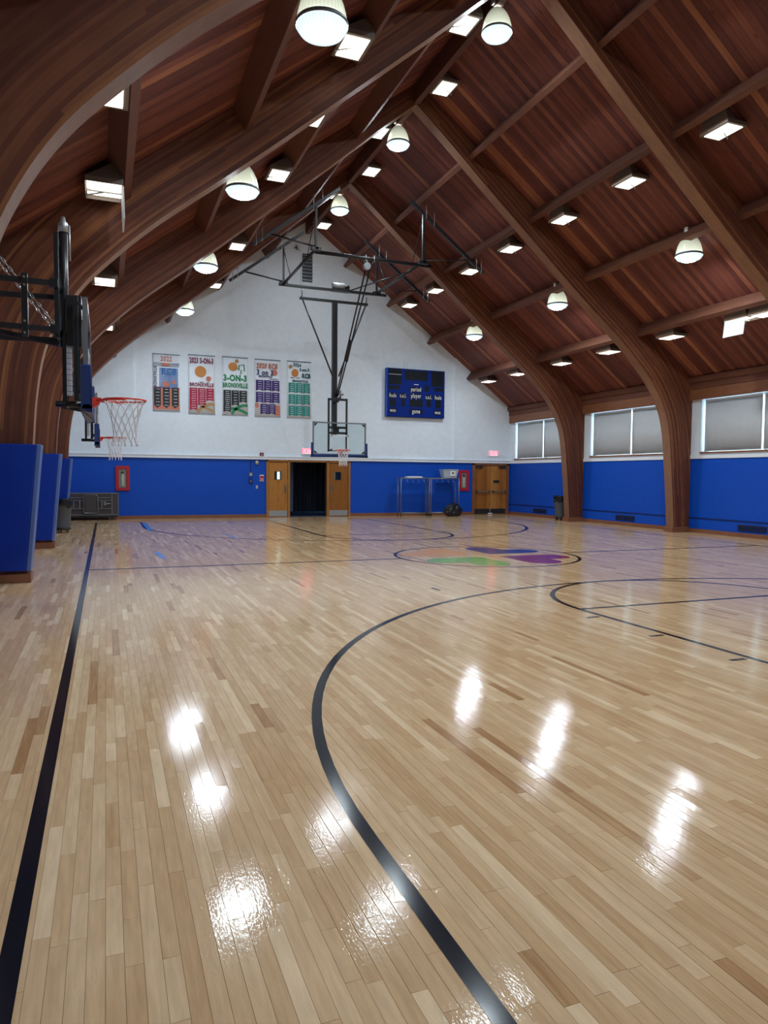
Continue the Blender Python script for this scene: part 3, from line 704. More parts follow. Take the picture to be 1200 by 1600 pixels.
# ================================================================ HOOPS
def net(c, m, parent, r0=.225, r1=.13, h=.47, n=12):
    mb = MB(); rows = 7; c = Vector(c)
    prof = [(r0, 0), (r0 * .86, -.1 * h), (.165, -.28 * h), (.145, -.46 * h), (.13, -.64 * h), (.125, -.82 * h), (.135, -h)]
    for sgn in (-1, 1):
        for k in range(n):
            pts = []
            for j, (r, z) in enumerate(prof):
                a = 2 * PI * (k + sgn * (j % 2) * .5) / n if j else 2 * PI * k / n
                pts.append(c + Vector((r * math.cos(a), r * math.sin(a), z)))
            mb.tube(pts, .0058, 5, caps=False)
    for k in range(n):
        a = 2 * PI * k / n; r, z = prof[-1]; mb.tube([c + Vector((r * math.cos(a), r * math.sin(a), z)), c + Vector((r * math.cos(a) * 1.05, r * math.sin(a) * 1.05, z - .04))], .006, 5)
    return mb.build('net', m, parent)
def board(t, zr, W=1.83, H=1.07, bx=-.38):
    """backboard + rim in local space: rim centre at the origin, the board lies at x=bx and faces +x"""
    z0 = zr - .15; z1 = z0 + H; h = W / 2
    g = MB().box(bx - .006, bx + .006, -h + .03, h - .03, z0 + .03, z1 - .03).build('glass_panel', boardglass, t)
    mb = MB().box(bx - .03, bx + .014, -h, h, z1 - .04, z1).box(bx - .03, bx + .014, -h, h, z0, z0 + .04).box(bx - .03, bx + .014, -h, -h + .04, z0, z1).box(bx - .03, bx + .014, h - .04, h, z0, z1)
    mb.build('board_frame', grey, t, bevel=.003)
    mb = MB(); e = .011   # white aiming square and border on the glass
    for y0_, y1_, a, b in ((-.305, .305, zr + .46, zr + .51), (-.305, .305, zr, zr + .05), (-.305, -.255, zr, zr + .5), (.255, .305, zr, zr + .5)): mb.box(bx + .007, bx + .010, y0_, y1_, a, b)
    mb.build('white_square', whitetrim, g)
    mb = MB()
    for sy_ in (-1, 1):
        for a, b in ((z0 + .05, 1), (z1 - .05, -1)):
            mb.prism([(bx + .008, sy_ * (h - .05), a), (bx + .008, sy_ * (h - .17), a), (bx + .008, sy_ * (h - .05), a + b * .10)], (.003, 0, 0))
    mb.build('corner_gusset', blackm, g)
    mb = MB().box(bx - .055, bx + .05, -h - .05, h + .05, z0 - .06, z0 + .02)
    mb.box(bx - .055, bx + .05, -h - .05, -h + .02, z0 - .06, z0 + .40).box(bx - .055, bx + .05, h - .02, h + .05, z0 - .06, z0 + .40)
    mb.build('edge_padding', navy, t, bevel=.02)
    r = MB().tube([(.229 * math.cos(a), .229 * math.sin(a), zr) for a in [2 * PI * k / 36 for k in range(36)]], .010, 8, closed=True)
    r.build('rim', red, t)
    mb = MB().prism([(bx + .01, -.07, zr - .0), (bx + .16, -.09, zr - .0), (bx + .16, .09, zr - .0), (bx + .01, .07, zr - .0)], (0, 0, -.02))
    mb.prism([(bx + .01, -.085, zr + .01), (bx + .13, -.085, zr + .01), (bx + .11, -.085, zr - .06), (bx + .01, -.085, zr - .13)], (0, .17, 0))
    for s_ in (-1, 1): mb.tube([(bx + .08, s_ * .08, zr - .02), (-.12, s_ * .20, zr - .015), (.0, s_ * .235, zr - .004)], .008, 6)
    mb.tube([(-.235, 0, zr - .01)] + [(.24 * math.cos(a), .24 * math.sin(a), zr - .018) for a in [PI + k * PI / 12 - PI / 2 for k in range(0, 13)]], .006, 6)
    mb.build('rim_bracket', red, t)
    net((0, 0, zr - .01), netm, t)

def side_hoop(y, label):
    zr = 2.40; t = thing('side_hoop', label, 'basketball hoop', (.21, y, 0), group='height-adjustable side hoops')
    board(t, zr)
    X0 = .21   # world = local + X0
    # twin uprights with the height adjuster between
    mb = MB()
    for s_ in (-1, 1): mb.box(-.70, -.655, s_ * .30 - .025, s_ * .30 + .025, 3.00, 4.10 if s_ < 0 else 4.10)
    mb.box(-.70, -.655, -.30, .30, 3.05, 3.11).box(-.70, -.655, -.30, .30, 3.53, 3.59).box(-.70, -.655, -.3, .3, 4.02, 4.08)
    mb.build('upright_frame', black, t, bevel=.004)
    mb = MB().tube([(-.62, 0, 2.95), (-.62, 0, 4.22)], .045, 12); mb.build('adjuster_tube', black, t)
    mb = MB().lathe([(.0001, .17), (.02, .165), (.03, .12), (.05, .10), (.055, 0), (.0001, 0)], (-.62, 0, 4.20), 16); mb.tube([(-.56, 0, 4.28), (-.555, 0, 3.9)], .012, 6)
    mb.build('adjuster_cap', galv, t)
    MB().box(-.60, -.44, -.14, .14, 2.95, 3.50).build('carriage_box', black, t, bevel=.01)
    mb = MB()
    for s_ in (-1, 1):
        mb.bar((-.50, s_ * .30, 3.42), (-.40, s_ * .30, 3.30), .03); mb.bar((-.50, s_ * .3, 2.44), (-.40, s_ * .3, 2.44), .04)
        mb.box(-.52, -.47, s_ * .30 - .025, s_ * .30 + .025, 2.34, 3.46)
    mb.box(-.52, -.47, -.3, .3, 3.36, 3.41).box(-.52, -.47, -.3, .3, 2.40, 2.45)
    mb.build('board_carrier', black, t, bevel=.003)
    mb = MB().box(-.60, -.545, -.09, -.03, 2.42, 2.99); o = mb.build('height_scale', whitetrim, t)
    mb = MB()
    for j in range(9): mb.box(-.601, -.544, -.091, -.029, 2.46 + j * .06, 2.464 + j * .06)
    mb.build('scale_marks', blackm, o)
    mb = MB().box(-.645, -.60, -.03, .03, 2.34, 2.99); mb.tube([(-.72, 0, 2.33), (-.42, 0, 2.33)], .035, 10); mb.build('lower_strut', black, t)
    wx = XL - X0
    for s_ in (-1, 1):
        for z in (3.08, 3.56):
            a = MB().bar((wx, s_ * .42, z), (-.67, s_ * .33, z), .055, .055); a.box(-.74, -.66, s_ * .33 - .045, s_ * .33 + .045, z - .045, z + .045)
            a.build('wall_arm', black, t, bevel=.004)
        if s_ < 0:
            MB().box(-1.005, -.945, -.42, -.33, 2.98, 3.62).build('link_post', black, t, bevel=.004)
            for z in (3.01, 3.13, 3.50, 3.58): MB().tube([(-.975, -.435, z), (-.975, -.31, z)], .012, 6).build('bolt', steel, t)
        # chain from the wall down to the frame
        A = Vector((wx, s_ * .42, 4.80)); B = Vector((-.70, s_ * .32, 3.14)); mb = MB(); n = 40; d = (B - A) / n
        x = d.normalized().cross(Vector((0, 1, 0))).normalized(); y_ = d.normalized().cross(x)
        for k in range(n):
            c = A + d * (k + .5); q = x if k % 2 else y_
            L2 = d.length * .66
            pts = [c + d.normalized() * L2 * math.cos(a) + q * .011 * math.sin(a) for a in [2 * PI * j / 8 for j in range(8)]]
            mb.tube(pts, .0038, 4, closed=True)
        mb.build('chain', steel, t)
    mb = MB().bar((wx, 0, 3.20), (-.67, 0, 2.98), .07, .05); mb.build('actuator_arm', black, t, bevel=.004)
    MB().box(wx, wx + .03, -.6, .6, 2.9, 3.75).build('wall_plate', black, t, bevel=.004)
    return t
S1 = side_hoop(8.72, 'side basketball hoop nearest the camera, orange rim and white net, at left')
S2 = dup(S1, (.21, 17.7, 0), label='farther side basketball hoop seen just below the near one')

# suspended main hoop
t = thing('suspended_hoop', 'glass backboard hoop hung on a tall black mast from the roof', 'basketball hoop', (7.18, 22.14, 0), -PI / 2)
board(t, 2.40)
# below: world-space steelwork, stored relative to the thing
inv = Matrix.Translation((7.18, 22.14, 0)) @ Matrix.Rotation(-PI / 2, 4, 'Z'); inv.invert()
def hb(mb, name, m, bevel=0):
    mb.v = [tuple(inv @ Vector(p)) for p in mb.v]; return mb.build(name, m, t, bevel=bevel)
YM2 = 22.95; YN = 19.35; ZT = 7.70
hb(MB().box(7.04, 7.20, YM2 - .08, YM2 + .08, 2.92, 7.36), 'mast', black, .006)
hb(MB().bar((5.93, YM2, 7.33), (8.28, YM2, 7.33), .08), 'mast_crossbar', black, .004)
hb(MB().tube([(6.02, YM2 - .02, 7.30), (7.03, YM2 - .1, 4.86)], .028, 8), 'mast_brace', black)
hb(MB().tube([(8.20, YM2 - .02, 7.30), (7.24, YM2 - .1, 4.86)], .028, 8), 'mast_brace', black)
for x in (6.0, 8.22): hb(MB().tube([(x, YM2, 7.36), (x, YM2 - .05, 7.52), (x, YM2, 7.66)], .022, 8), 'hanger_hook', grey)
hb(MB().bar((5.24, YM2, ZT), (8.95, YM2, ZT), .085), 'rear_pipe', black, .01)
hb(MB().tube([(5.43, YN, ZT + .02), (8.95, YN, ZT + .02)], .05, 10), 'front_pipe', black)
for x in (5.42, 8.62): hb(MB().tube([(x, YM2, ZT + .06), (x, YN - .25, ZT + .06)], .045, 10), 'side_pipe', black)
# H frame carrying the backboard
for x in (6.85, 7.47): hb(MB().box(x - .028, x + .028, 22.66, 22.72, 2.36, 4.12), 'carrier_upright', black, .004)
for z in (4.08, 3.16, 2.98): hb(MB().box(6.85, 7.47, 22.66, 22.74, z - .035, z + .035), 'carrier_crossbar', black, .004)
hb(MB().box(6.85, 7.47, 22.62, 22.68, 2.38, 2.43), 'carrier_crossbar', black, .004)
hb(MB().box(7.02, 7.22, 22.72, 22.88, 2.95, 3.2).box(7.02, 7.22, 22.72, 22.88, 4.0, 4.16), 'slide_bracket', black, .004)
hb(MB().tube([(7.30, 22.85, 4.12), (7.30, 22.85, 4.42)], .035, 8).box(7.2, 7.4, 22.8, 22.9, 4.24, 4.30), 'height_lock', grey)
for x in (6.98, 7.12): hb(MB().tube([(x, YN, ZT), (7.17 + (x - 7.05) * .35, YM2 - .14, 4.2)], .024, 8), 'diagonal_brace', black)
hb(MB().tube([(7.115, 21.2, 5.75), (7.15, 21.75, 5.2)], .05, 10), 'brace_sleeve', black)
hb(MB().tube([(7.04, YM2, 7.86), (7.45, YM2, 7.86)], .095, 16), 'winch_motor', cm_silver)
hb(MB().box(7.02, 7.62, YM2 - .1, YM2 + .1, 7.66, 7.76).tube([(7.45, YM2, 7.84), (7.62, YM2, 7.84)], .06, 12), 'winch_base', black)
hb(MB().tube([(6.95, YN - .06, 7.50), (6.95, YN + .06, 7.50)], .10, 16).bar((6.95, YN, 7.5), (6.95, YN, 7.72), .03), 'cable_pulley', galv)
for x in (6.9, 7.15): hb(MB().tube([(x, YN - .07, 7.62), (x, YN - .07, 7.80), (x, YN + .07, 7.80), (x, YN + .07, 7.62)], .012, 6), 'pipe_clamp', steel)
# roof-hung supports
for s_, xs in ((-1, 5.40), (1, 8.60)):
    for yv, zt in ((YN - .2, 9.0), (YM2, 9.12)):
        lx = lambda d_: XC + s_ * d_; zz = lambda d_: ZRIDGE - .86 - SL * d_
        hb(MB().bar((lx(1.05), yv, zz(1.05)), (lx(3.45), yv, zz(3.45)), .085), 'roof_pipe', black, .008)
        hb(MB().bar((xs, yv, ZT + .04), (xs, yv, zz(abs(xs - XC))), .06), 'drop_pipe', black, .006)
        yb = yv + .9 if yv < 20 else yv - .9
        hb(MB().tube([(xs, yv, zz(abs(xs - XC)) - .1), (xs, yb, ZT + .06)], .014, 6), 'drop_brace', black)
        hb(MB().tube([(xs, yv, ZT + .10), (lx(3.0), yv, zz(3.0))], .016 if s_ > 0 else .026, 6), 'side_brace', black)
        for d_ in (1.55, 1.80, 3.2, 3.36):
            hb(MB().tube([(lx(d_), yv - .05, zz(d_) + .28), (lx(d_), yv - .05, zz(d_) - .09)], .010, 6), 'hanger_bolt', steel)
        hb(MB().bar((xs - .14, yv, ZT + .04), (xs + .14, yv, ZT + .04), .10), 'pipe_joint', black, .01)
hb(MB().tube([(8.60, YN + .8, ZT + .05), (7.6, YM2, ZT + .02)], .02, 6), 'frame_brace', black)

# ================================================================ BACK WALL FIXTURES
def banner(x0, x1, z0, z1, label):
    t = thing('wall_banner', label, 'banner', ((x0 + x1) / 2, YB - .03, z0), group='tournament banners on the back wall')
    W, H = x1 - x0, z1 - z0
    mb = MB(); n = 10
    for i in range(n):
        a, b = -W / 2 + W * i / n, -W / 2 + W * (i + 1) / n
        fy = lambda x: .004 * math.sin(x * 7)
        mb.face([(a, fy(a) + .012, 0), (b, fy(b) + .012, 0), (b, fy(b) + .012, H), (a, fy(a) + .012, H)], smooth=True)
    o = mb.build('cloth', paper_b, t); s = o.modifiers.new('s', 'SOLIDIFY'); s.thickness = .003
    MB().tube([(-W / 2 - .01, 0, H), (W / 2 + .01, 0, H)], .010, 6).build('top_rod', black, t)
    MB().tube([(-W / 2 - .01, 0, 0), (W / 2 + .01, 0, 0)], .007, 6).build('bottom_rod', galv, t)
    return t, W, H
paper_b = MK('banner_cloth', (.86, .90, .97), .7)
def cm(n, c): return M_.get(n) or MK(n, c, .7)
YP = -.001
def rects(t, L_, m, nm, layer=0):
    mb = MB(); y = YP - .004 * layer
    for a, b, z0, z1 in L_: mb.box(a, b, y - .003, y, z0, z1)
    return mb.build(nm, m, t)
def ribbon(t, a, b, ztop, zbot, m, kind='swallow', lines=6, lm=None):
    w = b - a; n = .05
    P = [(a, YP, ztop), (b, YP, ztop), (b, YP, zbot), ((a + b) / 2, YP, zbot + n if kind == 'swallow' else zbot - n), (a, YP, zbot)]
    if kind == 'shield': P = [(a, YP, ztop), (b, YP, ztop), (b, YP, zbot + .1), ((a + b) / 2, YP, zbot), (a, YP, zbot + .1)]
    o = MB().prism(P, (0, -.003, 0)).build('name_ribbon', m, t)
    mb = MB(); h = ztop - zbot
    for i in range(lines):
        z = ztop - .06 - (h - .16) * i / max(1, lines - 1) if lines > 1 else ztop - .05
        ww = w * R.uniform(.42, .62) / 2; c = (a + b) / 2 + w * .05; x = c - ww
        while x < c + ww:   # rows of tiny illegible words
            l = R.uniform(.03, .08); mb.box(x, min(x + l, c + ww), YP - .006, YP - .003, z - .008, z + .008); x += l + .012
    mb.build('small_print', lm or paper_b, o, kind='stuff')
def ball(t, x, z, r, m, sx=1.):
    P = [(x + sx * r * math.cos(2 * PI * k / 24), YP, z + r * math.sin(2 * PI * k / 24)) for k in range(24)]
    return MB().prism(P, (0, -.004, 0)).build('printed_ball', m, t)
def swoosh(t, pts, wd, m):
    mb = MB()
    n = 16; P = [(1 - s) ** 2 * Vector(pts[0]) + 2 * s * (1 - s) * Vector(pts[1]) + s * s * Vector(pts[2]) for s in [i / n for i in range(n + 1)]]
    for a, b in zip(P, P[1:]):
        d = (b - a).normalized(); q = Vector((-d.y, d.x)) * wd / 2
        mb.prism([(p.x, YP, p.y) for p in (a - q, b - q, b + q, a + q)], (0, -.003, 0))
    mb.build('printed_swoosh', m, t)
ballm = cm('printed_orange', (.62, .25, .06))
# 1: grey/blue/black banner
t1, W, H = banner(1.56, 2.48, 3.80, 5.78, 'leftmost wall banner, blue striped square above black ribbons')
navyp = cm('printed_navy', (.05, .07, .16)); bl1 = cm('printed_blue', (.05, .18, .5)); coral = cm('printed_coral', (.60, .20, .14)); blk = cm('printed_black', (.02, .025, .03))
text('2022', (0, -.006, H - .16), .24, coral, t1, sx=.75, bold=.006)
rects(t1, [(-W / 2 + .02, W / 2 - .02, H - .32, H - .30), (-W / 2 + .02, W / 2 - .02, H - .37, H - .35), (-W / 2 + .02, W / 2 - .02, H - .42, H - .405)], navyp, 'printed_stripe')
rects(t1, [(-.16, .12, H - .40, H - .30)], coral, 'printed_label', 1)
rects(t1, [(-.24, W / 2 - .06, H - .50 - i * .045, H - .475 - i * .045) for i in range(16)], bl1, 'printed_stripe')
text('RCB', (.09, -.010, H - .60), .30, bl1, t1, sx=.85, bold=.012)
text('BRONXVILLE', (-W / 2 + .09, -.006, H - .83), .15, navyp, t1, sx=.85, rot=(PI / 2, -PI / 2, 0), bold=.004)
ball(t1, -.02, H - 1.04, .11, coral); ball(t1, .24, H - .96, .07, coral)
rects(t1, [(-W / 2 + .01, W / 2 - .01, .06, .84)], coral, 'printed_panel', -1)
for i in range(3): ribbon(t1, -W / 2 + .04 + i * .30, -W / 2 + .27 + i * .30, .82, .10, blk, 'shield', 6)
# 2: crimson
t2, W, H = banner(2.77, 3.70, 3.75, 5.83, 'wall banner with crimson name ribbons, second from left')
crim = cm('printed_crimson', (.42, .015, .06)); maroon = cm('printed_maroon', (.22, .015, .06)); tan = cm('printed_tan', (.48, .26, .10))
text('2023 3-ON-3', (0, -.006, H - .20), .26, maroon, t2, sx=.52, bold=.012)
ball(t2, -.04, H - .58, .20, ballm); ball(t2, .24, H - .82, .09, coral); rects(t2, [(-.10, .06, H - .96, H - .945), (.18, .28, H - .96, H - .945)], blk, 'printed_shadow')
text('BRONXVILLE', (0, -.006, H - 1.05), .17, maroon, t2, sx=.78, bold=.008)
for i, (z, n) in enumerate(((.12, 9), (.30, 7), (.46, 4))): ribbon(t2, -W / 2 + .04 + i * .29, -W / 2 + .31 + i * .29, .92, z, crim, 'swallow', n)
swoosh(t2, ((-.15, .04), (.05, .38), (.45, .36)), .09, tan); swoosh(t2, ((-.05, .28), (.2, .22), (.45, .06)), .07, tan)
# 3: green and black
t3, W, H = banner(3.96, 4.89, 3.75, 5.84, 'middle wall banner with green lettering above black ribbons')
grn = cm('printed_green', (.015, .25, .10))
ball(t3, -.08, H - .34, .15, ballm, 1.1); ball(t3, .06, H - .13, .07, tan)
mb = MB()
for a, b in (((.02, H - .40), (.14, H - .40)), ((.14, H - .45), (.14, H - .28)), ((.14, H - .28), (.32, H - .24)), ((.32, H - .24), (.34, H - .48)), ((.22, H - .45), (.20, H - .60))): mb.bar((a[0], YP - .003, a[1]), (b[0], YP - .003, b[1]), .03, .006)
mb.build('printed_hoop', grn, t3)
text('3-ON-3', (0, -.006, H - .76), .30, grn, t3, sx=.80, bold=.014); text('BRONXVILLE', (0, -.006, H - 1.02), .23, grn, t3, sx=.62, bold=.010)
for i, (z, n) in enumerate(((.10, 10), (.34, 5), (.46, 4))): ribbon(t3, -W / 2 + .04 + i * .29, -W / 2 + .31 + i * .29, .90, z, blk, 'swallow', n)
swoosh(t3, ((-.12, .03), (.05, .38), (.45, .36)), .09, grn); swoosh(t3, ((-.15, .24), (.2, .22), (.45, .05)), .09, grn)
# 4: purple
t4, W, H = banner(5.14, 6.10, 3.74, 5.83, 'wall banner with eight purple name panels, fourth from left')
pur = cm('printed_purple', (.05, .02, .17))
text('2020 RCB', (-.03, -.006, H - .24), .25, coral, t4, sx=.68, bold=.012, shear=.15); text('3 on 3', (-.10, -.006, H - .48), .27, navyp, t4, sx=.80, bold=.010)
text('BRONXVILLE', (-.08, -.006, H - .62), .10, pur, t4, sx=.8, bold=.004); ball(t4, .26, H - .46, .11, coral); rects(t4, [(.06, .38, H - .71, H - .69)], navyp, 'printed_shadow')
ball(t4, -.40, .40, .09, coral, .8); rects(t4, [(.30, .46, .05, .42)], coral, 'printed_block')
for r_, zt in enumerate((1.34, .90)):
    for i in range(3): ribbon(t4, -W / 2 + .04 + i * .30, -W / 2 + .32 + i * .30, zt, zt - .40, pur, 'swallow', 4)
for i in range(2): ribbon(t4, -.27 + i * .29, .0 + i * .29, .46, .08, pur, 'swallow', 4)
# 5: teal
t5, W, H = banner(6.35, 7.28, 3.74, 5.84, 'rightmost wall banner with nine teal name panels')
teal = cm('printed_teal', (.01, .27, .24)); dteal = cm('printed_dark_teal', (.005, .12, .13))
text('2024', (-.08, -.006, H - .13), .16, dteal, t5, sx=.9, bold=.006, rot=(PI / 2, .12, 0)); text('3-on-3', (.20, -.006, H - .30), .15, dteal, t5, sx=.85, bold=.006)
text('RCB', (.27, -.006, H - .53), .22, dteal, t5, sx=.75, bold=.012); ball(t5, -.16, H - .43, .15, ballm, .9); ball(t5, -.33, H - .20, .07, tan); rects(t5, [(-.33, -.20, H - .62, H - .60), (-.10, .02, H - .62, H - .60)], blk, 'printed_shadow')
text('BRONXVILLE', (.04, -.006, H - .73), .11, dteal, t5, sx=.85, bold=.005)
for r_ in range(3):
    for i in range(3): ribbon(t5, -W / 2 + .06 + i * .28, -W / 2 + .32 + i * .28, 1.30 - r_ * .43, .92 - r_ * .43, teal, 'swallow', 4)

# scoreboard
sb = thing('scoreboard', 'blue electronic scoreboard with dark digit windows on the white wall', 'scoreboard', (11.55, YB, 3.92))
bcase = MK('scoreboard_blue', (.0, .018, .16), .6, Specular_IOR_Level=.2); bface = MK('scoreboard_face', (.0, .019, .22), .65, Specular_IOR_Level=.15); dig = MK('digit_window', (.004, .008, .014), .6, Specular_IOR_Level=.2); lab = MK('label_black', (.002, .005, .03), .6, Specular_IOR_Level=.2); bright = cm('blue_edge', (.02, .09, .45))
MB().box(-1.26, 1.26, -.20, 0, 0, 1.90).build('case', bcase, sb, bevel=.01)
MB().box(-1.23, 1.23, -.212, -.199, .03, 1.87).build('face', bface, sb)
def U(u, v): return -1.23 + 2.46 * u, 1.90 - 1.88 * v
def win(u0, u1, v0, v1, m=dig, nm='digit_window', y=-.216):
    a, z1_ = U(u0, v0); b, z0_ = U(u1, v1); return MB().box(a, b, y, -.210, z0_, z1_).build(nm, m, sb, bevel=.002)
for q in ((.02, .24, .02, .125), (.02, .24, .14, .34), (.02, .21, .365, .44), (.30, .70, .03, .235), (.765, .98, .02, .34), (.82, .98, .36, .44), (.645, .725, .33, .455),
          (.04, .145, .64, .80), (.24, .30, .64, .79), (.385, .62, .63, .79), (.68, .765, .63, .78), (.845, .945, .63, .80)): win(*q)
MB().box(U(.02, 0)[0], U(.24, 0)[0], -.22, -.212, U(0, .134)[1], U(0, .126)[1]).build('divider', paper, sb)
for (u, v, s, tx, hw) in ((.495, .425, .17, 'period', .105), (.09, .57, .16, 'fouls', .075), (.27, .57, .15, 't.o.l.', .065), (.495, .56, .18, 'player', .10), (.72, .575, .15, 't.o.l.', .065), (.89, .575, .16, 'fouls', .075),
                       (.095, .88, .15, 'won', .065), (.50, .885, .17, 'game', .12), (.885, .89, .15, 'won', .065)):
    win(u - hw, u + hw, v - .055, v + .06, lab, 'label_plate', -.214)
    x, z = U(u, v); text(tx, (x, -.222, z), s * 1.42, paper, sb, sx=.62, depth=.003, bold=.0015)
MB().box(U(.46, 0)[0], U(.54, 0)[0], -.217, -.212, U(0, .325)[1], U(0, .313)[1]).build('maker_mark', paper, sb)
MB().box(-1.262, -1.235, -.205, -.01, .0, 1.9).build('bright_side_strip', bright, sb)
MB().tube([(-.45, -.02, 1.9), (-.45, -.02, 2.35)], .015, 6).tube([(-.32, -.02, 1.9), (-.32, -.02, 2.2)], .015, 6).build('conduit', whitetrim, sb)

# gable louvre, smudge
v_ = thing('gable_louvre', 'tall dark slatted louvre high in the white gable', 'vent', (7.115, YB, 8.82))
MB().box(-.26, .26, -.03, 0, -.10, 1.14).build('white_surround', white, v_, bevel=.004)
MB().box(-.195, .195, -.045, -.03, 0, 1.04).build('backplate', purplegrey, v_)
for j in range(8):
    z = .03 + j * .128; MB().prism([(-.195, -.045, z), (-.195, -.10, z + .02), (-.195, -.10, z + .045), (-.195, -.045, z + .05)], (.39, 0, 0)).build('slat', grey if j % 2 == 0 or j < 7 else grey, v_)
sm = MB(); rr = random.Random(4)
for k in range(26):
    a = rr.uniform(0, 2 * PI); l = rr.uniform(.08, .22); wd = .012
    d = Vector((math.cos(a), math.sin(a))); q = Vector((-d.y, d.x)) * wd
    sm.prism([(q.x, 0, q.y), (d.x * l, 0, d.y * l), (-q.x, 0, -q.y)], (0, -.002, 0))
o = sm.build('wall_stain', mat('soot', (.22, .2, .2), .9)); o.location = (6.70, YB - .001, 10.05); tag(o, 'dark star-shaped soot stain near the gable peak', 'stain')

# exit signs
def exit_sign(x, z, label):
    t = thing('exit_sign', label, 'sign', (x, YB, z), group='lit red exit signs')
    MB().box(-.21, .21, -.09, 0, -.12, .12).build('sign_box', whitetrim, t, bevel=.006)
    MB().box(-.19, .19, -.096, -.088, -.10, .10).build('lit_face', exitface, t)
    text('EXIT', (0, -.10, 0), .22, lexit, t, sx=.85, depth=.003, bold=.010)
    MB().box(-.05, .05, -.12, 0, .12, .15).build('mount', white, t)
    return t
exit_sign(7.12, 2.49, 'lit red exit sign over the open doorway, half behind backboard')
exit_sign(15.18, 2.56, 'lit red exit sign over the closed corner doors')
# emergency lamp heads under the sign
def exting(x, label):
    t = thing('extinguisher_cabinet', label, 'cabinet', (x, YB, .99), group='red extinguisher cabinets')
    mb = MB()
    for a, b, c, d in ((-.23, .23, 0, .10), (-.23, .23, .75, .86), (-.23, -.12, .1, .75), (.12, .23, .1, .75)): mb.box(a, b, -.05, 0, c, d)
    mb.build('frame', redpaint, t, bevel=.008)
    MB().box(-.12, .12, -.012, 0, .1, .75).build('recess', boxend, t)
    MB().box(-.12, .12, -.046, -.042, .1, .75).build('pane', glassm, t)
    e = MB().lathe([(.0001, 0), (.055, 0), (.062, .02), (.062, .36), (.04, .43), (.02, .46), (.02, .50), (.0001, .50)], (0, -.075 + .045, .14), 16)
    e.v = [(p[0], min(-.006, p[1] * .35 - .015), p[2]) for p in e.v]
    o = e.build('extinguisher_body', cm('dull_silver', (.5, .47, .45)), t)
    MB().box(-.05, .045, -.042, -.008, .60, .66).build('extinguisher_valve', blackm, t)
    MB().box(-.035, .035, -.041, -.036, .30, .44).build('extinguisher_tag', paper, t)
exting(.54, 'red fire extinguisher cabinet on blue wall above the folded table cart')
exting(13.83, 'red fire extinguisher cabinet on blue wall beside the corner doors')
# alarm devices left of the doors
o = thing('strobe_alarm', 'dark red strobe alarm on white wall above the rail', 'alarm', (5.40, YB, 2.31)); MB().box(-.07, .07, -.05, 0, -.07, .09).build('body', cm('dark_red', (.16, .008, .015)), o, bevel=.008); MB().box(-.03, .03, -.07, -.05, -.01, .05).build('strobe_lens', cm('clear_lens', (.35, .25, .25)), o)
o = thing('round_bell', 'round silver bell under the white rail by the doors', 'bell', (5.22, YB, 2.03)); mb = MB().lathe([(.0001, .06), (.05, .055), (.085, .02), (.09, 0), (.0001, 0)], (0, 0, 0), 20); mb.v = [(p[0], -p[2] - .02, p[1]) for p in mb.v]; mb.build('gong', steel, o); MB().box(-.04, .04, -.025, 0, -.04, .04).build('base', grey, o)
o = thing('pull_station', 'red fire alarm pull station on blue wall', 'alarm', (5.40, YB, 1.46)); MB().box(-.075, .075, -.03, 0, -.12, .12).build('backplate', whitetrim, o, bevel=.004); MB().box(-.065, .065, -.055, -.03, -.085, .085).build('body', redpaint, o, bevel=.004); MB().box(-.04, .04, -.068, -.055, -.05, -.02).build('handle', whitetrim, o)
o = thing('wall_controls', 'pair of small grey switch boxes on blue wall', 'switch', (4.99, YB, 1.42))
MB().box(-.06, .06, -.05, 0, .10, .25).build('upper_box', grey, o, bevel=.004); MB().box(-.065, .065, -.05, 0, -.16, .0).build('lower_box', bluevent, o, bevel=.004); MB().tube([(0, -.01, .25), (0, -.01, .70)], .012, 6).build('conduit', bluevent, o); MB().box(-.03, .03, -.06, -.05, .15, .19).build('switch', whitetrim, o); MB().box(-.03, .03, -.06, -.05, -.10, -.05).build('switch', grey, o)
o = thing('light_switch', 'small steel light switch below the pull station', 'switch', (5.22, YB, 1.13)); MB().box(-.04, .04, -.012, 0, -.065, .065).build('plate', steel, o, bevel=.003); MB().box(-.012, .012, -.03, -.01, -.02, .02).build('toggle', whitetrim, o)

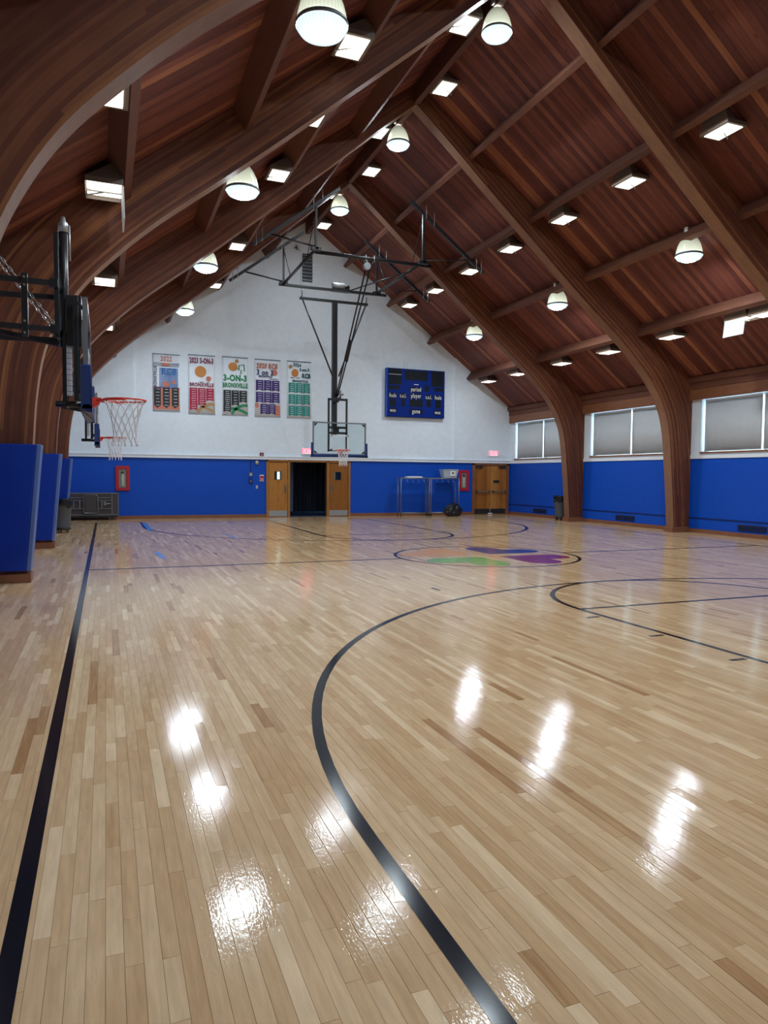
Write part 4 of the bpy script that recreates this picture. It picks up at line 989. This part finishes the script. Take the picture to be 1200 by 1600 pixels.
# ================================================================ THINGS ON THE FLOOR
def trash_can(x, y, label, n_wheels=5):
    t = thing('trash_can', label, 'trash can', (x, y, 0), group='grey rolling trash cans')
    MB().lathe([(.0001, .12), (.20, .12), (.205, .14), (.245, .82), (.262, .83), (.262, .87), (.24, .87), (.235, .80), (.0001, .5)], (0, 0, 0), 28).build('can', cangrey, t)
    mb = MB(); n = 36; rr = random.Random(int(x * 10))
    ringz = [(.27, .68), (.276, .76), (.272, .86), (.262, .90), (.23, .87), (.18, .70)]
    rg = [[Vector((r * math.cos(2 * PI * k / n) * (1 + rr.uniform(-.03, .03)), r * math.sin(2 * PI * k / n) * (1 + rr.uniform(-.03, .03)), z + rr.uniform(-.03, .03) * (1.4 if j == 0 else .5))) for k in range(n)] for j, (r, z) in enumerate(ringz)]
    for A, B in zip(rg, rg[1:]):
        for k in range(n): mb.face([A[k], A[(k + 1) % n], B[(k + 1) % n], B[k]], smooth=False)
    mb.build('bin_liner', bagm, t)
    mb = MB().lathe([(.0001, .085), (.22, .085), (.23, .10), (.23, .12), (.0001, .12)], (0, 0, 0), 24); mb.build('dolly', blackm, t)
    for k in range(n_wheels):
        a = 2 * PI * k / n_wheels + .5; c = Vector((.17 * math.cos(a), .17 * math.sin(a), .036))
        mb = MB().tube([c + Vector((-.012, 0, 0)), c + Vector((.012, 0, 0))], .036, 12); mb.bar(c, c + Vector((0, 0, .06)), .025); mb.build('caster', blackm, t)
    mb = MB()
    for s_ in (-1, 1): mb.tube([(s_ * .235, -.05, .72), (s_ * .285, -.05, .74), (s_ * .285, .05, .74), (s_ * .235, .05, .72)], .012, 6)
    mb.build('grip_handle', cangrey, t)
trash_can(-1.10, 20.72, 'grey rolling trash can with black liner beside the left pads')
trash_can(15.72, 22.30, 'grey rolling trash can with black liner behind the right arch leg')

# folded table on a rolling base, left of the back wall
t = thing('folded_table', 'dark folded rolling table standing on its side by the back wall', 'table', (0, 25.95, 0))
x0, x1 = -1.70, .40
MB().box(x0, x1, -.05, .05, .17, .92).build('table_leaf', cartm, t, bevel=.01)
MB().box(x0, x1, .16, .24, .17, .92).build('table_leaf', cartm, t, bevel=.01)
mb = MB().box(x0, x1, -.065, .26, .885, .925).box(x0, x1, -.065, .26, .165, .205).box(x1 - .035, x1, -.065, .26, .17, .92); mb.build('edge_trim', cartedge, t, bevel=.004)
MB().box(x1 - .24, x1 - .20, -.09, -.05, .20, .90).build('end_rail', cartedge, t, bevel=.004)
for z in (.74, .66, .38): MB().box(x0 + .1, x1 - .22, -.095, -.06, z, z + .03).build('long_rail', cartedge, t)
for x in (-1.05, -.85, -.16): MB().box(x, x + .05, -.10, -.06, .41, .66).build('cross_rail', cartedge, t)
pts = [(-.70, -.13, .30), (-.70, -.13, .80), (-.66, -.13, .86), (-.30, -.13, .86), (-.26, -.13, .80), (-.26, -.13, .30), (-.30, -.13, .25), (-.66, -.13, .25)]
MB().tube(pts, .016, 8, closed=True).build('leg_loop', grey, t); MB().box(-.66, -.30, -.125, -.10, .28, .83).build('hinged_panel', cartm, t)
mb = MB().tube([(-.08, -.10, .56), (.14, -.10, .56)], .022, 8).tube([(-1.5, -.10, .53), (-1.28, -.10, .53)], .022, 8).box(-.08, -.0, -.12, -.06, .50, .64); mb.build('leg_tube', grey, t)
mb = MB().box(x0 + .05, x1 - .05, -.06, .25, .10, .165); mb.build('base_rail', blackm, t)
for x in (-1.5, .1):
    for y in (-.03, .20):
        MB().tube([(x - .012, y, .05), (x + .012, y, .05)], .05, 14).bar((x, y, .05), (x, y, .13), .03).build('caster', grey, t)

# two tall wheeled racks with a bin, papers; black bag on the floor
for k, xa in enumerate((10.72, 12.02)):
    t = thing('rolling_rack', ('tall grey rolling rack with white papers on top, left one', 'tall grey rolling rack carrying the clear bin, right one')[k], 'rack', (xa, 25.88, 0), group='tall rolling racks by the blue wall')
    W = 1.22; mb = MB()
    for x in (0, W):
        for y in (-.16, .16): MB().tube([(x, y, .10), (x, y, 1.52)], .019, 8).build('post', grey, t)
    for z in (.13, 1.49):
        for y in (-.16, .16): mb.tube([(0, y, z), (W, y, z)], .017, 8)
        for x in (0, W): mb.tube([(x, -.16, z), (x, .16, z)], .017, 8)
    mb.build('rail', grey, t)
    MB().box(0, W, -.16, .16, 1.50, 1.525).build('top_shelf', grey, t, bevel=.003)
    mb = MB()
    for j in range(4): mb.tube([(.25 + j * .24, -.14, 1.46), (.27 + j * .24, -.15, 1.36), (.33 + j * .24, -.14, 1.34)], .008, 6)
    mb.build('hook', steel, t)
    for x in (0, W):
        for y in (-.16, .16): MB().tube([(x - .012, y, .045), (x + .012, y, .045)], .045, 12).bar((x, y, .045), (x, y, .11), .025).build('caster', blackm, t)
o = thing('paper_stack', 'low stack of white papers on the left rolling rack', 'paper', (11.32, 25.88, 1.525)); MB().box(-.33, .33, -.14, .14, 0, .03).build('lower_sheets', paper, o); MB().box(-.31, .28, -.12, .13, .03, .05).build('upper_sheets', paper, o)
o = thing('plastic_bin', 'clear grey plastic bin on top of the right rolling rack', 'bin', (12.86, 25.88, 1.525))
mb = MB(); a, b = (.27, .14), (.34, .19); z = .33
bo = [(-a[0], -a[1], 0), (a[0], -a[1], 0), (a[0], a[1], 0), (-a[0], a[1], 0)]; to = [(-b[0], -b[1], z), (b[0], -b[1], z), (b[0], b[1], z), (-b[0], b[1], z)]
mb.face(bo[::-1])
for i in range(4): mb.face([bo[i], bo[(i + 1) % 4], to[(i + 1) % 4], to[i]])
q = mb.build('tub', binm, o); s = q.modifiers.new('s', 'SOLIDIFY'); s.thickness = .006
mb = MB()
for i in range(4): mb.bar(to[i], to[(i + 1) % 4], .03, .02)
mb.build('lip', binm, o)
MB().prism([(-.02, -.182, .08), (.20, -.182, .08), (.20, -.192, .28), (-.02, -.192, .28)], (0, -.003, 0)).build('paper_label', paper, o); MB().prism([(.04, -.190, .15), (.14, -.190, .15), (.14, -.196, .23), (.04, -.196, .23)], (0, -.003, 0)).build('printed_spot', grey, o)
# crumpled black bag
o = thing('garbage_bag', 'full black garbage bag on the floor under the right rack', 'bag', (12.85, 25.42, 0)); rr = random.Random(12)
bm = bmesh.new(); bmesh.ops.create_icosphere(bm, subdivisions=4, radius=1)
ph = [Vector((rr.gauss(0, 1), rr.gauss(0, 1), rr.gauss(0, 1))).normalized() for _ in range(26)]
for v in bm.verts:
    n = v.co.normalized(); d = 1
    for i, p in enumerate(ph): d += .06 * abs(math.sin(6 * n.dot(p) + i)) - .035
    x = n * d; k_ = 1 - .35 * max(0, n.z); v.co = Vector((x.x * .36 * k_, x.y * .17, max(-.235, x.z * .27) + .235))
for f in bm.faces: f.smooth = False
me = bpy.data.meshes.new('bag'); bm.to_mesh(me); bm.free(); me.materials.append(bagm); q = bpy.data.objects.new('bag_body', me); C.objects.link(q); q.parent = o
mb = MB()
for k in range(7):
    a = k * .9; mb.prism([(.03 * math.cos(a), .02 * math.sin(a), .44), (.05 * math.cos(a + .5), .03 * math.sin(a + .5), .45), (.13 * math.cos(a + .2), .08 * math.sin(a + .2), .53)], (.004, .004, .01))
mb.build('knot', bagm, o)
